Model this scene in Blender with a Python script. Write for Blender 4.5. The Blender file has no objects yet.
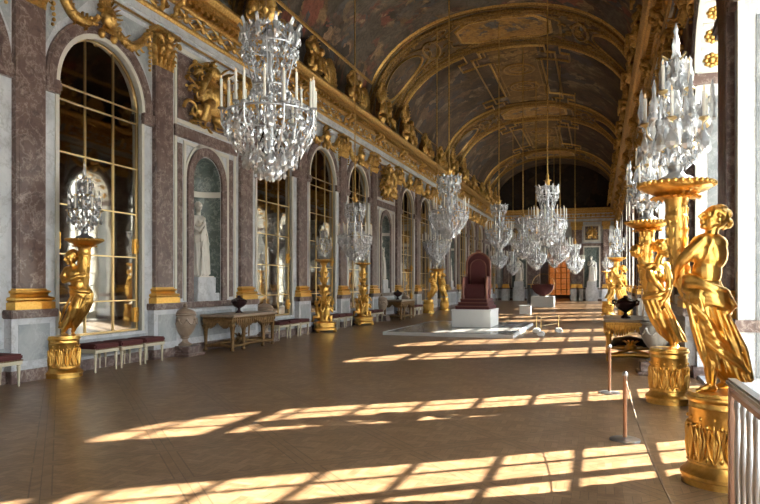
import bpy, math, random
from mathutils import Vector, Matrix, Euler
R = random.Random(7)
PI = math.pi
SC = bpy.context.scene
COL = SC.collection
# ------------------------------------------------------------------ place
HW = 10.85            # width of the gallery between the two wall planes
CAMX, EYE, FPX = 9.10, 1.60, 646.0
YAW = math.atan(218 / FPX)
HORIZON = 283.0
CY, SY = math.cos(YAW), math.sin(YAW)
B = 3.45              # one bay
Y0 = 8.23             # pilaster between the two nearest mirrors seen
def bay(k): return Y0 + B * (k + .5)
def pil(k): return Y0 + B * k
OFF = .86              # the window wall's bays lie a little farther along
KMIN, KMAX = -4, 14
NICHE = (1, 5, 9, 13)
YN, YF = pil(KMIN), pil(KMAX + 1)
ARCHES = [k for k in range(KMIN, KMAX + 1) if k not in NICHE]

# ------------------------------------------------------------------ nodes
class NT:
    def __init__(s, name):
        s.m = bpy.data.materials.new(name); s.m.use_nodes = True
        s.t = s.m.node_tree; s.t.nodes.clear()
        s.out = s.n('ShaderNodeOutputMaterial')
    def n(s, kind, **kw):
        nd = s.t.nodes.new(kind)
        for k, v in kw.items():
            if k.startswith('i_'):
                key = k[2:]
                nd.inputs[int(key) if key.isdigit() else key.replace('_', ' ')].default_value = v
            else: setattr(nd, k, v)
        return nd
    def l(s, a, b): s.t.links.new(a, b)
    def pos(s, scale=(1, 1, 1), rot=(0, 0, 0)):
        g = s.n('ShaderNodeNewGeometry'); mp = s.n('ShaderNodeMapping')
        mp.inputs['Scale'].default_value = scale; mp.inputs['Rotation'].default_value = rot
        s.l(g.outputs['Position'], mp.inputs['Vector']); return mp.outputs['Vector']
    def obj(s, scale=(1, 1, 1)):
        g = s.n('ShaderNodeTexCoord'); mp = s.n('ShaderNodeMapping')
        mp.inputs['Scale'].default_value = scale
        s.l(g.outputs['Object'], mp.inputs['Vector']); return mp.outputs['Vector']
    def noise(s, vec, scale=5, detail=4, rough=.55, dist=0):
        nd = s.n('ShaderNodeTexNoise'); nd.inputs['Scale'].default_value = scale
        nd.inputs['Detail'].default_value = detail; nd.inputs['Roughness'].default_value = rough
        nd.inputs['Distortion'].default_value = dist
        if vec is not None: s.l(vec, nd.inputs['Vector'])
        return nd
    def ramp(s, fac, stops, interp='LINEAR'):
        nd = s.n('ShaderNodeValToRGB'); cr = nd.color_ramp; cr.interpolation = interp
        while len(cr.elements) < len(stops): cr.elements.new(.5)
        for e, (p, c) in zip(cr.elements, stops):
            e.position = p; e.color = (*c, 1) if len(c) == 3 else c
        s.l(fac, nd.inputs['Fac']); return nd.outputs['Color']
    def mix(s, a, b, fac, mode='MIX'):
        nd = s.n('ShaderNodeMix', data_type='RGBA', blend_type=mode)
        for v, k in ((fac, 0), (a, 6), (b, 7)):
            if hasattr(v, 'links'): s.l(v, nd.inputs[k])
            else: nd.inputs[k].default_value = v if not isinstance(v, tuple) or len(v) == 4 else (*v, 1)
        return nd.outputs[2]
    def math(s, op, a, b=0., c=0.):
        nd = s.n('ShaderNodeMath', operation=op)
        for i, v in enumerate((a, b, c)):
            if hasattr(v, 'links'): s.l(v, nd.inputs[i])
            else: nd.inputs[i].default_value = v
        return nd.outputs[0]
    def bsdf(s, color, rough=.5, metal=0., bump=None, bstr=.2, bdist=.01, spec=.5, coat=0.):
        b = s.n('ShaderNodeBsdfPrincipled')
        for v, k in ((color, 'Base Color'), (rough, 'Roughness'), (metal, 'Metallic')):
            if hasattr(v, 'links'): s.l(v, b.inputs[k])
            else: b.inputs[k].default_value = (*v, 1) if isinstance(v, tuple) else v
        b.inputs['Specular IOR Level'].default_value = spec
        b.inputs['Coat Weight'].default_value = coat
        b.inputs['Coat Roughness'].default_value = .12
        if bump is not None:
            bp = s.n('ShaderNodeBump'); bp.inputs['Strength'].default_value = bstr; bp.inputs['Distance'].default_value = bdist
            s.l(bump, bp.inputs['Height']); s.l(bp.outputs[0], b.inputs['Normal'])
        s.l(b.outputs[0], s.out.inputs[0]); return b

def marble(name, base, second, vein, scale=1.0, rough=.28, amount=.5, breccia=False):
    t = NT(name); v = t.pos()
    big = t.noise(v, 1.6 * scale, 7, .66, .5)
    c = t.ramp(big.outputs['Fac'], [(.36, base), (.62, second)])
    vn = t.noise(v, 1.7 * scale, 9, .68, .35)
    d = t.math('ABSOLUTE', t.math('SUBTRACT', vn.outputs['Fac'], .5))
    f = t.ramp(d, [(0., (amount,) * 3), (.012, (amount * .35,) * 3), (.04, (0, 0, 0))])
    c = t.mix(c, vein, f)
    sp = t.noise(v, (2.6 if breccia else 9) * scale, 7, .70, .5)
    f2 = t.ramp(sp.outputs['Fac'], [(.58, (0, 0, 0)), (.67, (amount * (1.2 if breccia else .8),) * 3)])
    c = t.mix(c, vein, f2)
    if breccia:
        dk = t.noise(v, 3. * scale, 6, .7, .8)
        c = t.mix(c, tuple(x * .45 for x in base), t.ramp(dk.outputs['Fac'], [(.52, (0, 0, 0)), (.68, (.8, .8, .8))]))
    t.bsdf(c, rough); return t.m

def plain(name, col, rough=.5, metal=0., var=.15, nscale=20, bump=0., spec=.5):
    t = NT(name); v = t.obj()
    n = t.noise(v, nscale, 4)
    c = t.mix(tuple(x * (1 - var) for x in col), tuple(min(1, x * (1 + var)) for x in col), n.outputs['Fac'])
    t.bsdf(c, rough, metal, n.outputs['Fac'] if bump else None, bump, spec=spec); return t.m

def gilt(name, col, dark, rough, bstr, nscale, metal=1.):
    t = NT(name); v = t.pos()
    n = t.noise(v, nscale, 5, .6)
    big = t.noise(v, 3.1, 3)
    c = t.mix(dark, col, t.ramp(n.outputs['Fac'], [(.35, (0, 0, 0)), (.6, (1, 1, 1))]))
    c = t.mix(c, tuple(x * .8 for x in col), t.ramp(big.outputs['Fac'], [(.45, (0, 0, 0)), (.7, (.5, .5, .5))]))
    r = t.math('MULTIPLY_ADD', n.outputs['Fac'], .18, rough - .09)
    t.bsdf(c, r, metal, n.outputs['Fac'], bstr, .006); return t.m

def crystal():
    t = NT('cut crystal')
    tr = t.n('ShaderNodeBsdfTransparent'); tr.inputs[0].default_value = (.93, .95, .97, 1)
    gl = t.n('ShaderNodeBsdfGlossy'); gl.inputs['Color'].default_value = (.97, .98, 1, 1); gl.inputs['Roughness'].default_value = .18
    df = t.n('ShaderNodeBsdfTranslucent'); df.inputs[0].default_value = (.9, .92, .95, 1)
    d2 = t.n('ShaderNodeBsdfDiffuse'); d2.inputs[0].default_value = (.9, .92, .95, 1)
    a = t.n('ShaderNodeMixShader'); a.inputs[0].default_value = .6; t.l(df.outputs[0], a.inputs[1]); t.l(d2.outputs[0], a.inputs[2])
    b = t.n('ShaderNodeMixShader'); b.inputs[0].default_value = .58; t.l(a.outputs[0], b.inputs[1]); t.l(gl.outputs[0], b.inputs[2])
    c = t.n('ShaderNodeMixShader'); c.inputs[0].default_value = .78; t.l(tr.outputs[0], c.inputs[1]); t.l(b.outputs[0], c.inputs[2])
    t.l(c.outputs[0], t.out.inputs[0]); return t.m

def pane_glass():
    t = NT('window glass')
    tr = t.n('ShaderNodeBsdfTransparent'); tr.inputs[0].default_value = (.95, .97, .96, 1)
    gl = t.n('ShaderNodeBsdfGlossy'); gl.inputs['Roughness'].default_value = .02
    fr = t.n('ShaderNodeLayerWeight'); fac = t.math('MULTIPLY_ADD', t.math('POWER', fr.outputs['Facing'], 5.), .6, .04)
    mx = t.n('ShaderNodeMixShader'); t.l(fac, mx.inputs[0]); t.l(tr.outputs[0], mx.inputs[1]); t.l(gl.outputs[0], mx.inputs[2])
    t.l(mx.outputs[0], t.out.inputs[0]); return t.m

def parquet():
    t = NT('versailles parquet'); S = 1.05
    g = t.n('ShaderNodeNewGeometry')
    rot = t.n('ShaderNodeVectorRotate', rotation_type='Z_AXIS'); rot.inputs['Angle'].default_value = PI / 4
    t.l(g.outputs['Position'], rot.inputs['Vector'])
    sx = t.n('ShaderNodeSeparateXYZ'); t.l(rot.outputs[0], sx.inputs[0])
    X, Y = sx.outputs[0], sx.outputs[1]
    fx, fy = t.math('FLOOR', t.math('DIVIDE', X, S)), t.math('FLOOR', t.math('DIVIDE', Y, S))
    ux, uy = t.math('FRACT', t.math('DIVIDE', X, S)), t.math('FRACT', t.math('DIVIDE', Y, S))
    # border of each panel, then strips woven at 45 degrees inside it
    dx, dy = t.math('PINGPONG', ux, .5), t.math('PINGPONG', uy, .5)
    edge = t.math('MINIMUM', dx, dy)
    border = t.math('LESS_THAN', edge, .075)
    p, q = t.math('ADD', ux, uy), t.math('SUBTRACT', ux, uy)
    ip, iq = t.math('FLOOR', t.math('MULTIPLY', p, 4)), t.math('FLOOR', t.math('MULTIPLY', q, 4))
    chk = t.math('MODULO', t.math('ABSOLUTE', t.math('ADD', ip, iq)), 2)
    sp, sq = t.math('FLOOR', t.math('MULTIPLY', p, 12)), t.math('FLOOR', t.math('MULTIPLY', q, 12))
    strip = t.n('ShaderNodeMix', data_type='FLOAT'); t.l(chk, strip.inputs[0]); t.l(sp, strip.inputs[2]); t.l(sq, strip.inputs[3])
    fr1, fr2 = t.math('PINGPONG', t.math('MULTIPLY', p, 12), .5), t.math('PINGPONG', t.math('MULTIPLY', q, 12), .5)
    gap = t.n('ShaderNodeMix', data_type='FLOAT'); t.l(chk, gap.inputs[0]); t.l(fr1, gap.inputs[2]); t.l(fr2, gap.inputs[3])
    cid = t.n('ShaderNodeCombineXYZ')
    t.l(t.math('ADD', t.math('MULTIPLY', fx, 7.3), strip.outputs[0]), cid.inputs[0])
    t.l(t.math('ADD', t.math('MULTIPLY', fy, 3.7), t.math('MULTIPLY', chk, 31)), cid.inputs[1])
    t.l(t.math('ADD', ip, t.math('MULTIPLY', iq, 5)), cid.inputs[2])
    wn = t.n('ShaderNodeTexWhiteNoise', noise_dimensions='3D'); t.l(cid.outputs[0], wn.inputs['Vector'])
    grain = t.noise(t.pos((3, 3, 3)), 6, 8, .7, .6)
    tone = t.math('MULTIPLY_ADD', grain.outputs['Fac'], .62, t.math('MULTIPLY', wn.outputs['Value'], .28))
    c = t.ramp(tone, [(.18, (.14, .075, .037)), (.45, (.235, .138, .074)), (.75, (.35, .222, .128))])
    c = t.mix(c, (.17, .10, .055), t.math('MULTIPLY', border, .4))
    e1 = t.math('LESS_THAN', t.math('ABSOLUTE', t.math('SUBTRACT', edge, .075)), .006)
    e2 = t.math('LESS_THAN', edge, .004)
    line = t.math('MAXIMUM', e1, e2)
    gl = t.math('MULTIPLY', t.math('LESS_THAN', gap.outputs[0], .04), t.math('SUBTRACT', 1., border))
    line = t.math('MAXIMUM', line, gl)
    c = t.mix(c, (.055, .03, .015), t.math('MULTIPLY', line, .6))
    wear = t.noise(t.pos(), .7, 5, .6)
    r = t.math('MULTIPLY_ADD', wear.outputs['Fac'], .10, .25)
    t.bsdf(c, r, 0, t.math('ADD', wn.outputs['Value'], t.math('MULTIPLY', line, -.6)), .05, .002, .26); return t.m

def painting(name, bg1, bg2, tints, seed, scale=.55):
    t = NT(name); v = t.pos()
    mp = t.n('ShaderNodeMapping'); mp.inputs['Location'].default_value = (seed * 3.1, seed * 1.7, seed); t.l(v, mp.inputs['Vector'])
    w = t.noise(mp.outputs[0], .9, 4, .6)
    add = t.n('ShaderNodeVectorMath', operation='MULTIPLY_ADD'); t.l(w.outputs['Color'], add.inputs[0])
    add.inputs[1].default_value = (1.6, 1.6, 1.6); t.l(mp.outputs[0], add.inputs[2])
    vo = t.n('ShaderNodeTexVoronoi'); vo.inputs['Scale'].default_value = 1.5 * scale * 2; t.l(add.outputs[0], vo.inputs['Vector'])
    sep = t.n('ShaderNodeSeparateColor'); t.l(vo.outputs['Color'], sep.inputs[0])
    figs = t.ramp(sep.outputs[0], [((i + .02) / len(tints), c) for i, c in enumerate(tints)], 'CONSTANT')
    sky = t.noise(mp.outputs[0], .45, 6, .65, 1.0)
    bg = t.ramp(sky.outputs['Fac'], [(.36, bg1), (.64, bg2)])
    mk = t.noise(mp.outputs[0], .6, 5, .62, .5)
    m = t.ramp(mk.outputs['Fac'], [(.47, (0, 0, 0)), (.56, (.85, .85, .85))])
    c = t.mix(bg, figs, m)
    det = t.noise(add.outputs[0], 5.5, 6, .7)
    c = t.mix(c, (.02, .013, .008), t.ramp(det.outputs['Fac'], [(.3, (.75,) * 3), (.58, (0, 0, 0))]))
    t.bsdf(c, .6, spec=.25); return t.m

M = {}
M['white_marble'] = marble('white grey veined marble', (.69, .70, .73), (.50, .52, .56), (.33, .33, .34), .9, .3, .6)
M['grey_marble'] = marble('blue grey marble', (.27, .30, .33), (.40, .42, .44), (.55, .56, .58), 1.3, .3, .5)
M['red_marble'] = marble('brown red veined marble', (.115, .07, .062), (.165, .11, .098), (.46, .39, .36), 1.6, .28, .6, True)
M['green_marble'] = marble('dark green marble', (.06, .085, .075), (.12, .15, .14), (.40, .43, .41), 2.2, .3, .6)
M['dimmed_grey_marble'] = marble('dimmed grey marble', (.13, .145, .16), (.20, .215, .23), (.36, .37, .38), 1.3, .3, .5)  # grey marble with its colour darkened to offset strong light on the window jambs
M['statue_marble'] = plain('white statuary marble', (.72, .68, .62), .45, 0, .08, 6)
M['stone'] = plain('pale carved stone', (.68, .65, .58), .5, 0, .1, 8)
M['urn_stone'] = marble('pinkish urn marble', (.30, .22, .165), (.40, .31, .24), (.20, .13, .10), 5, .35, .35)
M['fluted_stone'] = plain('white grey urn marble', (.36, .33, .29), .4, 0, .12, 9)
M['gold'] = gilt('burnished gilding', (.86, .53, .15), (.74, .42, .10), .33, .02, 26, 1.)
M['gold_old'] = gilt('aged wall gilding', (.66, .42, .14), (.34, .19, .05), .42, .12, 18, .85)
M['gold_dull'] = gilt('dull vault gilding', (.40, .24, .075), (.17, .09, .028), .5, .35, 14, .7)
M['gilt_wood'] = gilt('worn gilt wood', (.27, .155, .06), (.10, .055, .022), .48, .2, 30, .55)
M['brass'] = plain('brass strip', (.70, .52, .26), .3, 1., .1, 40)
M['crystal'] = crystal()
M['glass'] = pane_glass()
M['floor'] = parquet()
M['candle'] = plain('ivory candle wax', (.88, .85, .76), .5, 0, .05, 10)
t = NT('candle bulb'); e = t.n('ShaderNodeEmission'); e.inputs[0].default_value = (1, .74, .42, 1); e.inputs[1].default_value = 1.0; t.l(e.outputs[0], t.out.inputs[0]); M['flame'] = t.m
t = NT('old mirror glass'); v = t.pos(); n = t.noise(v, 1.1, 5, .6)
c = t.mix((.26, .24, .21), (.40, .38, .34), n.outputs['Fac']); nb = t.noise(v, .9, 2)
t.bsdf(c, .035, 1., nb.outputs['Fac'], .06, .05); M['mirror'] = t.m
M['velvet'] = plain('dark red velvet', (.10, .022, .022), .8, 0, .25, 60)
M['throne_red'] = plain('crimson throne fabric', (.075, .012, .014), .65, 0, .3, 40)
M['throne_trim'] = plain('dull red gold braid', (.22, .09, .06), .5, .2, .2, 60)
M['cream_paint'] = plain('cream painted wood', (.62, .56, .42), .45, 0, .1, 15)
M['white_paint'] = plain('white painted panel', (.74, .74, .73), .5, 0, .03, 5)
M['grey_deck'] = plain('pale grey platform deck', (.27, .26, .25), .22, 0, .05, 3)
M['porphyry'] = plain('dark porphyry', (.045, .022, .024), .2, 0, .4, 50)
M['dark_wood'] = plain('dark carved wood', (.075, .05, .03), .4, .2, .4, 25)
M['steel'] = plain('silvered metal', (.46, .47, .49), .36, 1., .1, 12)
M['bronze_post'] = plain('copper toned post', (.45, .27, .19), .35, .7, .1, 12)
M['rope'] = plain('brown cord', (.22, .15, .10), .8, 0, .2, 80)
M['black'] = plain('black panel', (.02, .02, .022), .4, 0, .1, 5)
M['frame_paint'] = plain('cream window paint', (.74, .67, .52), .45, 0, .06, 10)
M['terrace'] = plain('pale terrace gravel', (.58, .53, .45), .9, 0, .15, 3)
t = NT('amber blind cloth'); e = t.n('ShaderNodeBsdfTranslucent'); e.inputs[0].default_value = (.16, .085, .04, 1); t.l(e.outputs[0], t.out.inputs[0]); M['tint_blind'] = t.m
DARK = [(.26, .08, .05), (.04, .03, .024), (.40, .25, .15), (.08, .085, .095), (.20, .11, .045), (.32, .20, .10), (.10, .045, .028)]
M['paint_a'] = painting('vault painting with reds', (.045, .034, .024), (.16, .13, .10), DARK, 1, .8)
M['paint_b'] = painting('vault painting in browns', (.035, .022, .013), (.14, .09, .05), [(.2, .12, .07), (.05, .04, .035), (.28, .2, .13), (.07, .07, .075), (.15, .08, .05)], 2, .5)
M['paint_c'] = painting('gilt ground painting', (.34, .17, .04), (.55, .31, .09), [(.1, .13, .17), (.42, .25, .08), (.24, .13, .04), (.08, .09, .11), (.5, .32, .12)], 3, 1.)
M['paint_d'] = painting('grisaille band painting', (.075, .047, .02), (.20, .12, .05), [(.3, .2, .1), (.12, .08, .045), (.2, .2, .18), (.34, .15, .09), (.1, .11, .1)], 4, .9)
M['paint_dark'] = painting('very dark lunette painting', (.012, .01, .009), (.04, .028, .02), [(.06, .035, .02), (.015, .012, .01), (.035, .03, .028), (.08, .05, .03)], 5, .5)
M['paint_e'] = painting('gold brown ornament ground', (.13, .07, .022), (.27, .155, .05), [(.34, .2, .07), (.1, .055, .02), (.2, .12, .05), (.40, .26, .10)], 6, 1.1)

# ------------------------------------------------------------------ mesh building
class MB:
    def __init__(s): s.v = []; s.f = []; s.mi = []; s.cur = 0
    def add(s, vs, fs):
        o = len(s.v); s.v += [tuple(p) for p in vs]
        for f in fs: s.f.append([i + o for i in f]); s.mi.append(s.cur)
        return s
    def box(s, x0, x1, y0, y1, z0, z1, b=0.):
        if b <= 0:
            vs = [(x, y, z) for x in (x0, x1) for y in (y0, y1) for z in (z0, z1)]
            return s.add(vs, [(0, 1, 3, 2), (4, 6, 7, 5), (0, 4, 5, 1), (2, 3, 7, 6), (0, 2, 6, 4), (1, 5, 7, 3)])
        import bmesh
        bm = bmesh.new(); bmesh.ops.create_cube(bm, size=1.)
        for v in bm.verts: v.co = ((x0 + x1) / 2 + v.co.x * (x1 - x0), (y0 + y1) / 2 + v.co.y * (y1 - y0), (z0 + z1) / 2 + v.co.z * (z1 - z0))
        bmesh.ops.bevel(bm, geom=bm.edges[:], offset=b, segments=2, affect='EDGES')
        bm.verts.index_update(); s.add([v.co[:] for v in bm.verts], [[v.index for v in f.verts] for f in bm.faces]); bm.free(); return s
    def loft(s, rings, closed=True, cap=True):
        n = len(rings[0]); vs = [p for r in rings for p in r]; fs = []
        for i in range(len(rings) - 1):
            for j in range(n if closed else n - 1):
                a, b = i * n + j, i * n + (j + 1) % n
                fs.append((a, b, b + n, a + n))
        if cap: fs.append(tuple(range(n - 1, -1, -1))); fs.append(tuple(range((len(rings) - 1) * n, len(rings) * n)))
        return s.add(vs, fs)
    def lathe(s, prof, seg=24, c=(0, 0, 0), cap=True, flute=0, famp=0.):
        rings = []
        for r, z in prof:
            ring = []
            for j in range(seg):
                a = 2 * PI * j / seg; rr = r * (1 + famp * math.cos(flute * a)) if flute else r
                ring.append((c[0] + rr * math.cos(a), c[1] + rr * math.sin(a), c[2] + z))
            rings.append(ring)
        return s.loft(rings, True, cap)
    def tube(s, pts, rad, seg=8, flat=1., round_ends=False):
        pts = [Vector(p) for p in pts]; n = len(pts)
        rs = list(rad) if hasattr(rad, '__len__') else [rad] * n
        if round_ends:
            d0 = (pts[0] - pts[1]).normalized(); d1 = (pts[-1] - pts[-2]).normalized(); r0, r1 = rs[0], rs[-1]
            pts = [pts[0] + d0 * r0 * .95, pts[0] + d0 * r0 * .6] + pts + [pts[-1] + d1 * r1 * .6, pts[-1] + d1 * r1 * .95]
            rs = [r0 * .3, r0 * .78] + rs + [r1 * .78, r1 * .3]; n = len(pts)
        up = Vector((0, 0, 1)); rings = []; prev = None
        for i in range(n):
            d = (pts[min(i + 1, n - 1)] - pts[max(i - 1, 0)])
            d = d.normalized() if d.length > 1e-9 else Vector((0, 0, 1))
            if prev is None:
                a = d.cross(up if abs(d.z) < .9 else Vector((0, 1, 0))).normalized()
            else:
                a = prev - d * prev.dot(d); a = a.normalized() if a.length > 1e-6 else d.orthogonal().normalized()
            prev = a; b = d.cross(a)
            rings.append([tuple(pts[i] + a * rs[i] * math.cos(2 * PI * j / seg) + b * rs[i] * flat * math.sin(2 * PI * j / seg)) for j in range(seg)])
        return s.loft(rings)
    def ball(s, c, r, seg=12, rings=8, rot=None):
        if not hasattr(r, '__len__'): r = (r, r, r)
        m = Euler(rot).to_matrix() if rot else None
        rr = []
        for i in range(1, rings):
            th = PI * i / rings; ring = []
            for j in range(seg):
                p = Vector((r[0] * math.sin(th) * math.cos(2 * PI * j / seg), r[1] * math.sin(th) * math.sin(2 * PI * j / seg), -r[2] * math.cos(th)))
                if m: p = m @ p
                ring.append((p.x + c[0], p.y + c[1], p.z + c[2]))
            rr.append(ring)
        top, bot = Vector((0, 0, r[2])), Vector((0, 0, -r[2]))
        if m: top, bot = m @ top, m @ bot
        o = len(s.v); s.loft(rr, True, False); n0 = len(s.v)
        s.v += [tuple(bot + Vector(c)), tuple(top + Vector(c))]
        L = len(rr)
        for j in range(seg):
            s.f.append([n0, o + (j + 1) % seg, o + j]); s.mi.append(s.cur)
            s.f.append([n0 + 1, o + (L - 1) * seg + j, o + (L - 1) * seg + (j + 1) % seg]); s.mi.append(s.cur)
        return s
    def prism(s, prof, y0, y1, axis='y'):
        """closed profile of (x, z) pushed from y0 to y1"""
        return s.loft([[(x, y0, z) for x, z in prof], [(x, y1, z) for x, z in prof]])
    def arch_panel(s, x0, x1, y0, y1, z0, z1, r, zs, zb, n=28):
        for x, fl in ((x1, False), (x0, True)):
            arc = [(-r * math.cos(PI * i / n), zs + r * math.sin(PI * i / n)) for i in range(n + 1)]
            polys = [[(y0, zb), (-r, zb), (-r, zs), (y0, zs)], [(r, zb), (y1, zb), (y1, zs), (r, zs)],
                     [(y0, zs), (-r, zs), (y0, z1)], [(r, zs), (y1, zs), (y1, z1)]]
            if zb > z0: polys.append([(y0, z0), (y1, z0), (y1, zb), (y0, zb)])
            tp = [(y0 + (y1 - y0) * i / n, z1) for i in range(n + 1)]
            for i in range(n): polys.append([arc[i], arc[i + 1], tp[i + 1], tp[i]])
            for p in polys:
                vs = [(x, y, z) for y, z in p]
                s.add(vs[::-1] if fl else vs, [tuple(range(len(vs)))])
        out = [(-r, zb)] + [(-r * math.cos(PI * i / n), zs + r * math.sin(PI * i / n)) for i in range(n + 1)] + [(r, zb)]
        for i in range(len(out) - 1):
            a, b = out[i], out[i + 1]
            s.add([(x0, *a), (x0, *b), (x1, *b), (x1, *a)], [(0, 1, 2, 3)])
        if zb > z0: s.add([(x0, -r, zb), (x1, -r, zb), (x1, r, zb), (x0, r, zb)], [(0, 1, 2, 3)])
        for y in (y0, y1): s.add([(x0, y, z0), (x1, y, z0), (x1, y, z1), (x0, y, z1)], [(0, 1, 2, 3)])
        s.add([(x0, y0, z1), (x1, y0, z1), (x1, y1, z1), (x0, y1, z1)], [(0, 1, 2, 3)])
        return s
    def arch_ring(s, r1, r2, zs, x0, x1, n=28, a0=0., a1=PI):
        rings = []
        for i in range(n + 1):
            a = a0 + (a1 - a0) * i / n; c, sn = -math.cos(a), math.sin(a)
            rings.append([(x0, r1 * c, zs + r1 * sn), (x1, r1 * c, zs + r1 * sn), (x1, r2 * c, zs + r2 * sn), (x0, r2 * c, zs + r2 * sn)])
        return s.loft(rings)
    def xform(s, m, start=0):
        for i in range(start, len(s.v)): s.v[i] = tuple(m @ Vector(s.v[i]))
        return s
    def mesh(s, name, mats, smooth=None):
        me = bpy.data.meshes.new(name); me.from_pydata(s.v, [], s.f)
        for m in (mats if isinstance(mats, (list, tuple)) else [mats]): me.materials.append(M[m] if isinstance(m, str) else m)
        if max(s.mi, default=0) > 0: me.polygons.foreach_set('material_index', s.mi)
        import bmesh
        bm = bmesh.new(); bm.from_mesh(me); bmesh.ops.recalc_face_normals(bm, faces=bm.faces); bm.to_mesh(me); bm.free()
        if smooth is not None:
            try: me.set_sharp_from_angle(angle=math.radians(smooth))
            except Exception: pass
            me.polygons.foreach_set('use_smooth', [True] * len(me.polygons))
        me.update(); return me
    def build(s, name, mats, parent=None, smooth=None, loc=(0, 0, 0), rot=0.):
        return link(name, s.mesh(name, mats, smooth), parent, loc, rot)

def link(name, me, parent=None, loc=(0, 0, 0), rot=0., scale=None):
    o = bpy.data.objects.new(name, me); COL.objects.link(o)
    if parent is not None: o.parent = parent
    o.location = loc
    if hasattr(rot, '__len__'): o.rotation_euler = rot
    elif rot: o.rotation_euler = (0, 0, rot)
    if scale is not None: o.scale = scale if hasattr(scale, '__len__') else (scale,) * 3
    return o
def tag(o, label=None, cat=None, group=None, kind=None):
    if label: o['label'] = label
    if cat: o['category'] = cat
    if group: o['group'] = group
    if kind: o['kind'] = kind
    return o
def thing(name, label, cat, loc=(0, 0, 0), rot=0., group=None, scale=None):
    return tag(link(name, None, None, loc, rot, scale), label, cat, group)
def copy_tree(o, parent=None):
    c = o.copy(); COL.objects.link(c)
    if parent is not None: c.parent = parent
    for ch in list(o.children): copy_tree(ch, c)
    return c
def copy_thing(o, label, loc, rot=None, group=None, scale=None):
    c = copy_tree(o); c.location = loc
    if rot is not None: c.rotation_euler = (0, 0, rot)
    if scale is not None: c.scale = (scale,) * 3
    c['label'] = label
    if group: c['group'] = group
    return c
def remesh(mb, voxel, name, mat, it=6, fac=.5):
    """grow one continuous surface over overlapping solids"""
    me = mb.mesh(name + ' solids', mat); o = bpy.data.objects.new('tmp', me); COL.objects.link(o)
    m = o.modifiers.new('r', 'REMESH'); m.mode = 'VOXEL'; m.voxel_size = voxel; m.use_smooth_shade = True
    if it:
        k = o.modifiers.new('s', 'SMOOTH'); k.iterations = it; k.factor = fac
    dg = bpy.context.evaluated_depsgraph_get()
    out = bpy.data.meshes.new_from_object(o.evaluated_get(dg)); out.name = name
    out.polygons.foreach_set('use_smooth', [True] * len(out.polygons))
    if not out.materials: out.materials.append(M[mat] if isinstance(mat, str) else mat)
    bpy.data.objects.remove(o); bpy.data.meshes.remove(me); return out
def at(px, py, z=0.):
    """world point seen at a pixel, at height z"""
    d = FPX * (EYE - z) / (py - HORIZON); r = (px - 380) / FPX * d
    return (CAMX + r * CY - d * SY, d * CY + r * SY, z)
def along(px, X):
    """Y where the line of sight through a pixel column meets the plane x = X"""
    t = (px - 380) / FPX
    return (X - CAMX) * (CY + t * SY) / (t * CY - SY)
# ================================================================== the setting
WX = .08   # the marble facing stands this far off the wall line
def side(s, k_y):
    """(location, rotation) that carries a bay element to the mirror side (0) or the window side (1)"""
    return ((WX, k_y, 0), 0.) if s == 0 else ((HW - WX, k_y + OFF, 0), PI)

mb = MB().box(-.6, HW + .95, YN - .3, YF + 12, -.2, 0)
floor = tag(mb.build('floor', 'floor'), kind='structure')

RO, ZS = 1.09, 5.1                 # arch radius, spring height
# ---- wall shells
def niche_shell(mb_g, mb_w, rot, loc):
    r, d, zb, zs, n = .58, .46, 1.17, 4.02, 16
    T = Matrix.Translation(loc) @ Matrix.Rotation(rot, 4, 'Z')
    def arc(z, k=1.): return [(.10 - (d + .1) * math.sin(PI * i / n) * k if 0 < i < n else .10, r * math.cos(PI * i / n) * k, z) for i in range(n + 1)]
    a = len(mb_g.v)
    mb_g.loft([arc(zb), arc(3.72)], False, False); mb_g.add(arc(zb), [tuple(range(n + 1))]); mb_g.xform(T, a)
    a = len(mb_w.v)
    def arcw(z, k=1.): return [(p[0] + .012 if 0 < i < n else p[0], p[1], p[2]) for i, p in enumerate(arc(z, k))]
    mb_w.loft([arc(3.72), arcw(3.72), arcw(3.86), arc(3.86)], False, False); mb_w.xform(T, a)
    a = len(mb_g.v)
    rings = [arc(3.86)] + [[(p[0], p[1], zs + r * math.sin(t)) for p in arc(0, max(.02, math.cos(t)))] for t in [PI / 2 * i / 8 for i in range(9)]]
    mb_g.loft(rings, False, False); mb_g.xform(T, a)

walls = []
for s, nm in ((0, 'wall_left'), (1, 'wall_right')):
    w = MB(); back = MB()
    for k in range(KMIN, KMAX + 1):
        p = MB()
        if k in NICHE: p.arch_panel(-.02, .10, -B / 2, B / 2, 0, 7.0, .58, 4.02, 1.17)
        elif s == 0: p.arch_panel(0, .10, -B / 2, B / 2, 0, 7.0, RO, ZS, .62)
        else: p.arch_panel(-.9, .10, -B / 2, B / 2, -.2, 7.0, RO, ZS, .06)
        if s == 1 and k in NICHE: p.box(-.9, -.6, -B / 2, B / 2, -.2, 7)
        loc, rot = side(s, bay(k))
        p.xform(Matrix.Translation(loc) @ Matrix.Rotation(rot, 4, 'Z')); w.add(p.v, p.f)
    if s == 0: w.box(-.75, -.6, YN, YF, -.2, 8.3)
    for k in ARCHES if s == 0 else (): w.box(-.6, .06, bay(k) - B / 2, bay(k) + B / 2, -.2, 7)
    if s == 0: w.box(-.6, -.02, YN, YF, 7.0, 8.4)
    else: w.box(HW + .02, HW + .9, YN, YF, 7.0, 8.4)
    walls.append(tag(w.build(nm, 'white_marble'), kind='structure'))
wall_left, wall_right = walls

def shared(name, mb, mat, smooth=None): return mb.mesh(name, mat, smooth)
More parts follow.
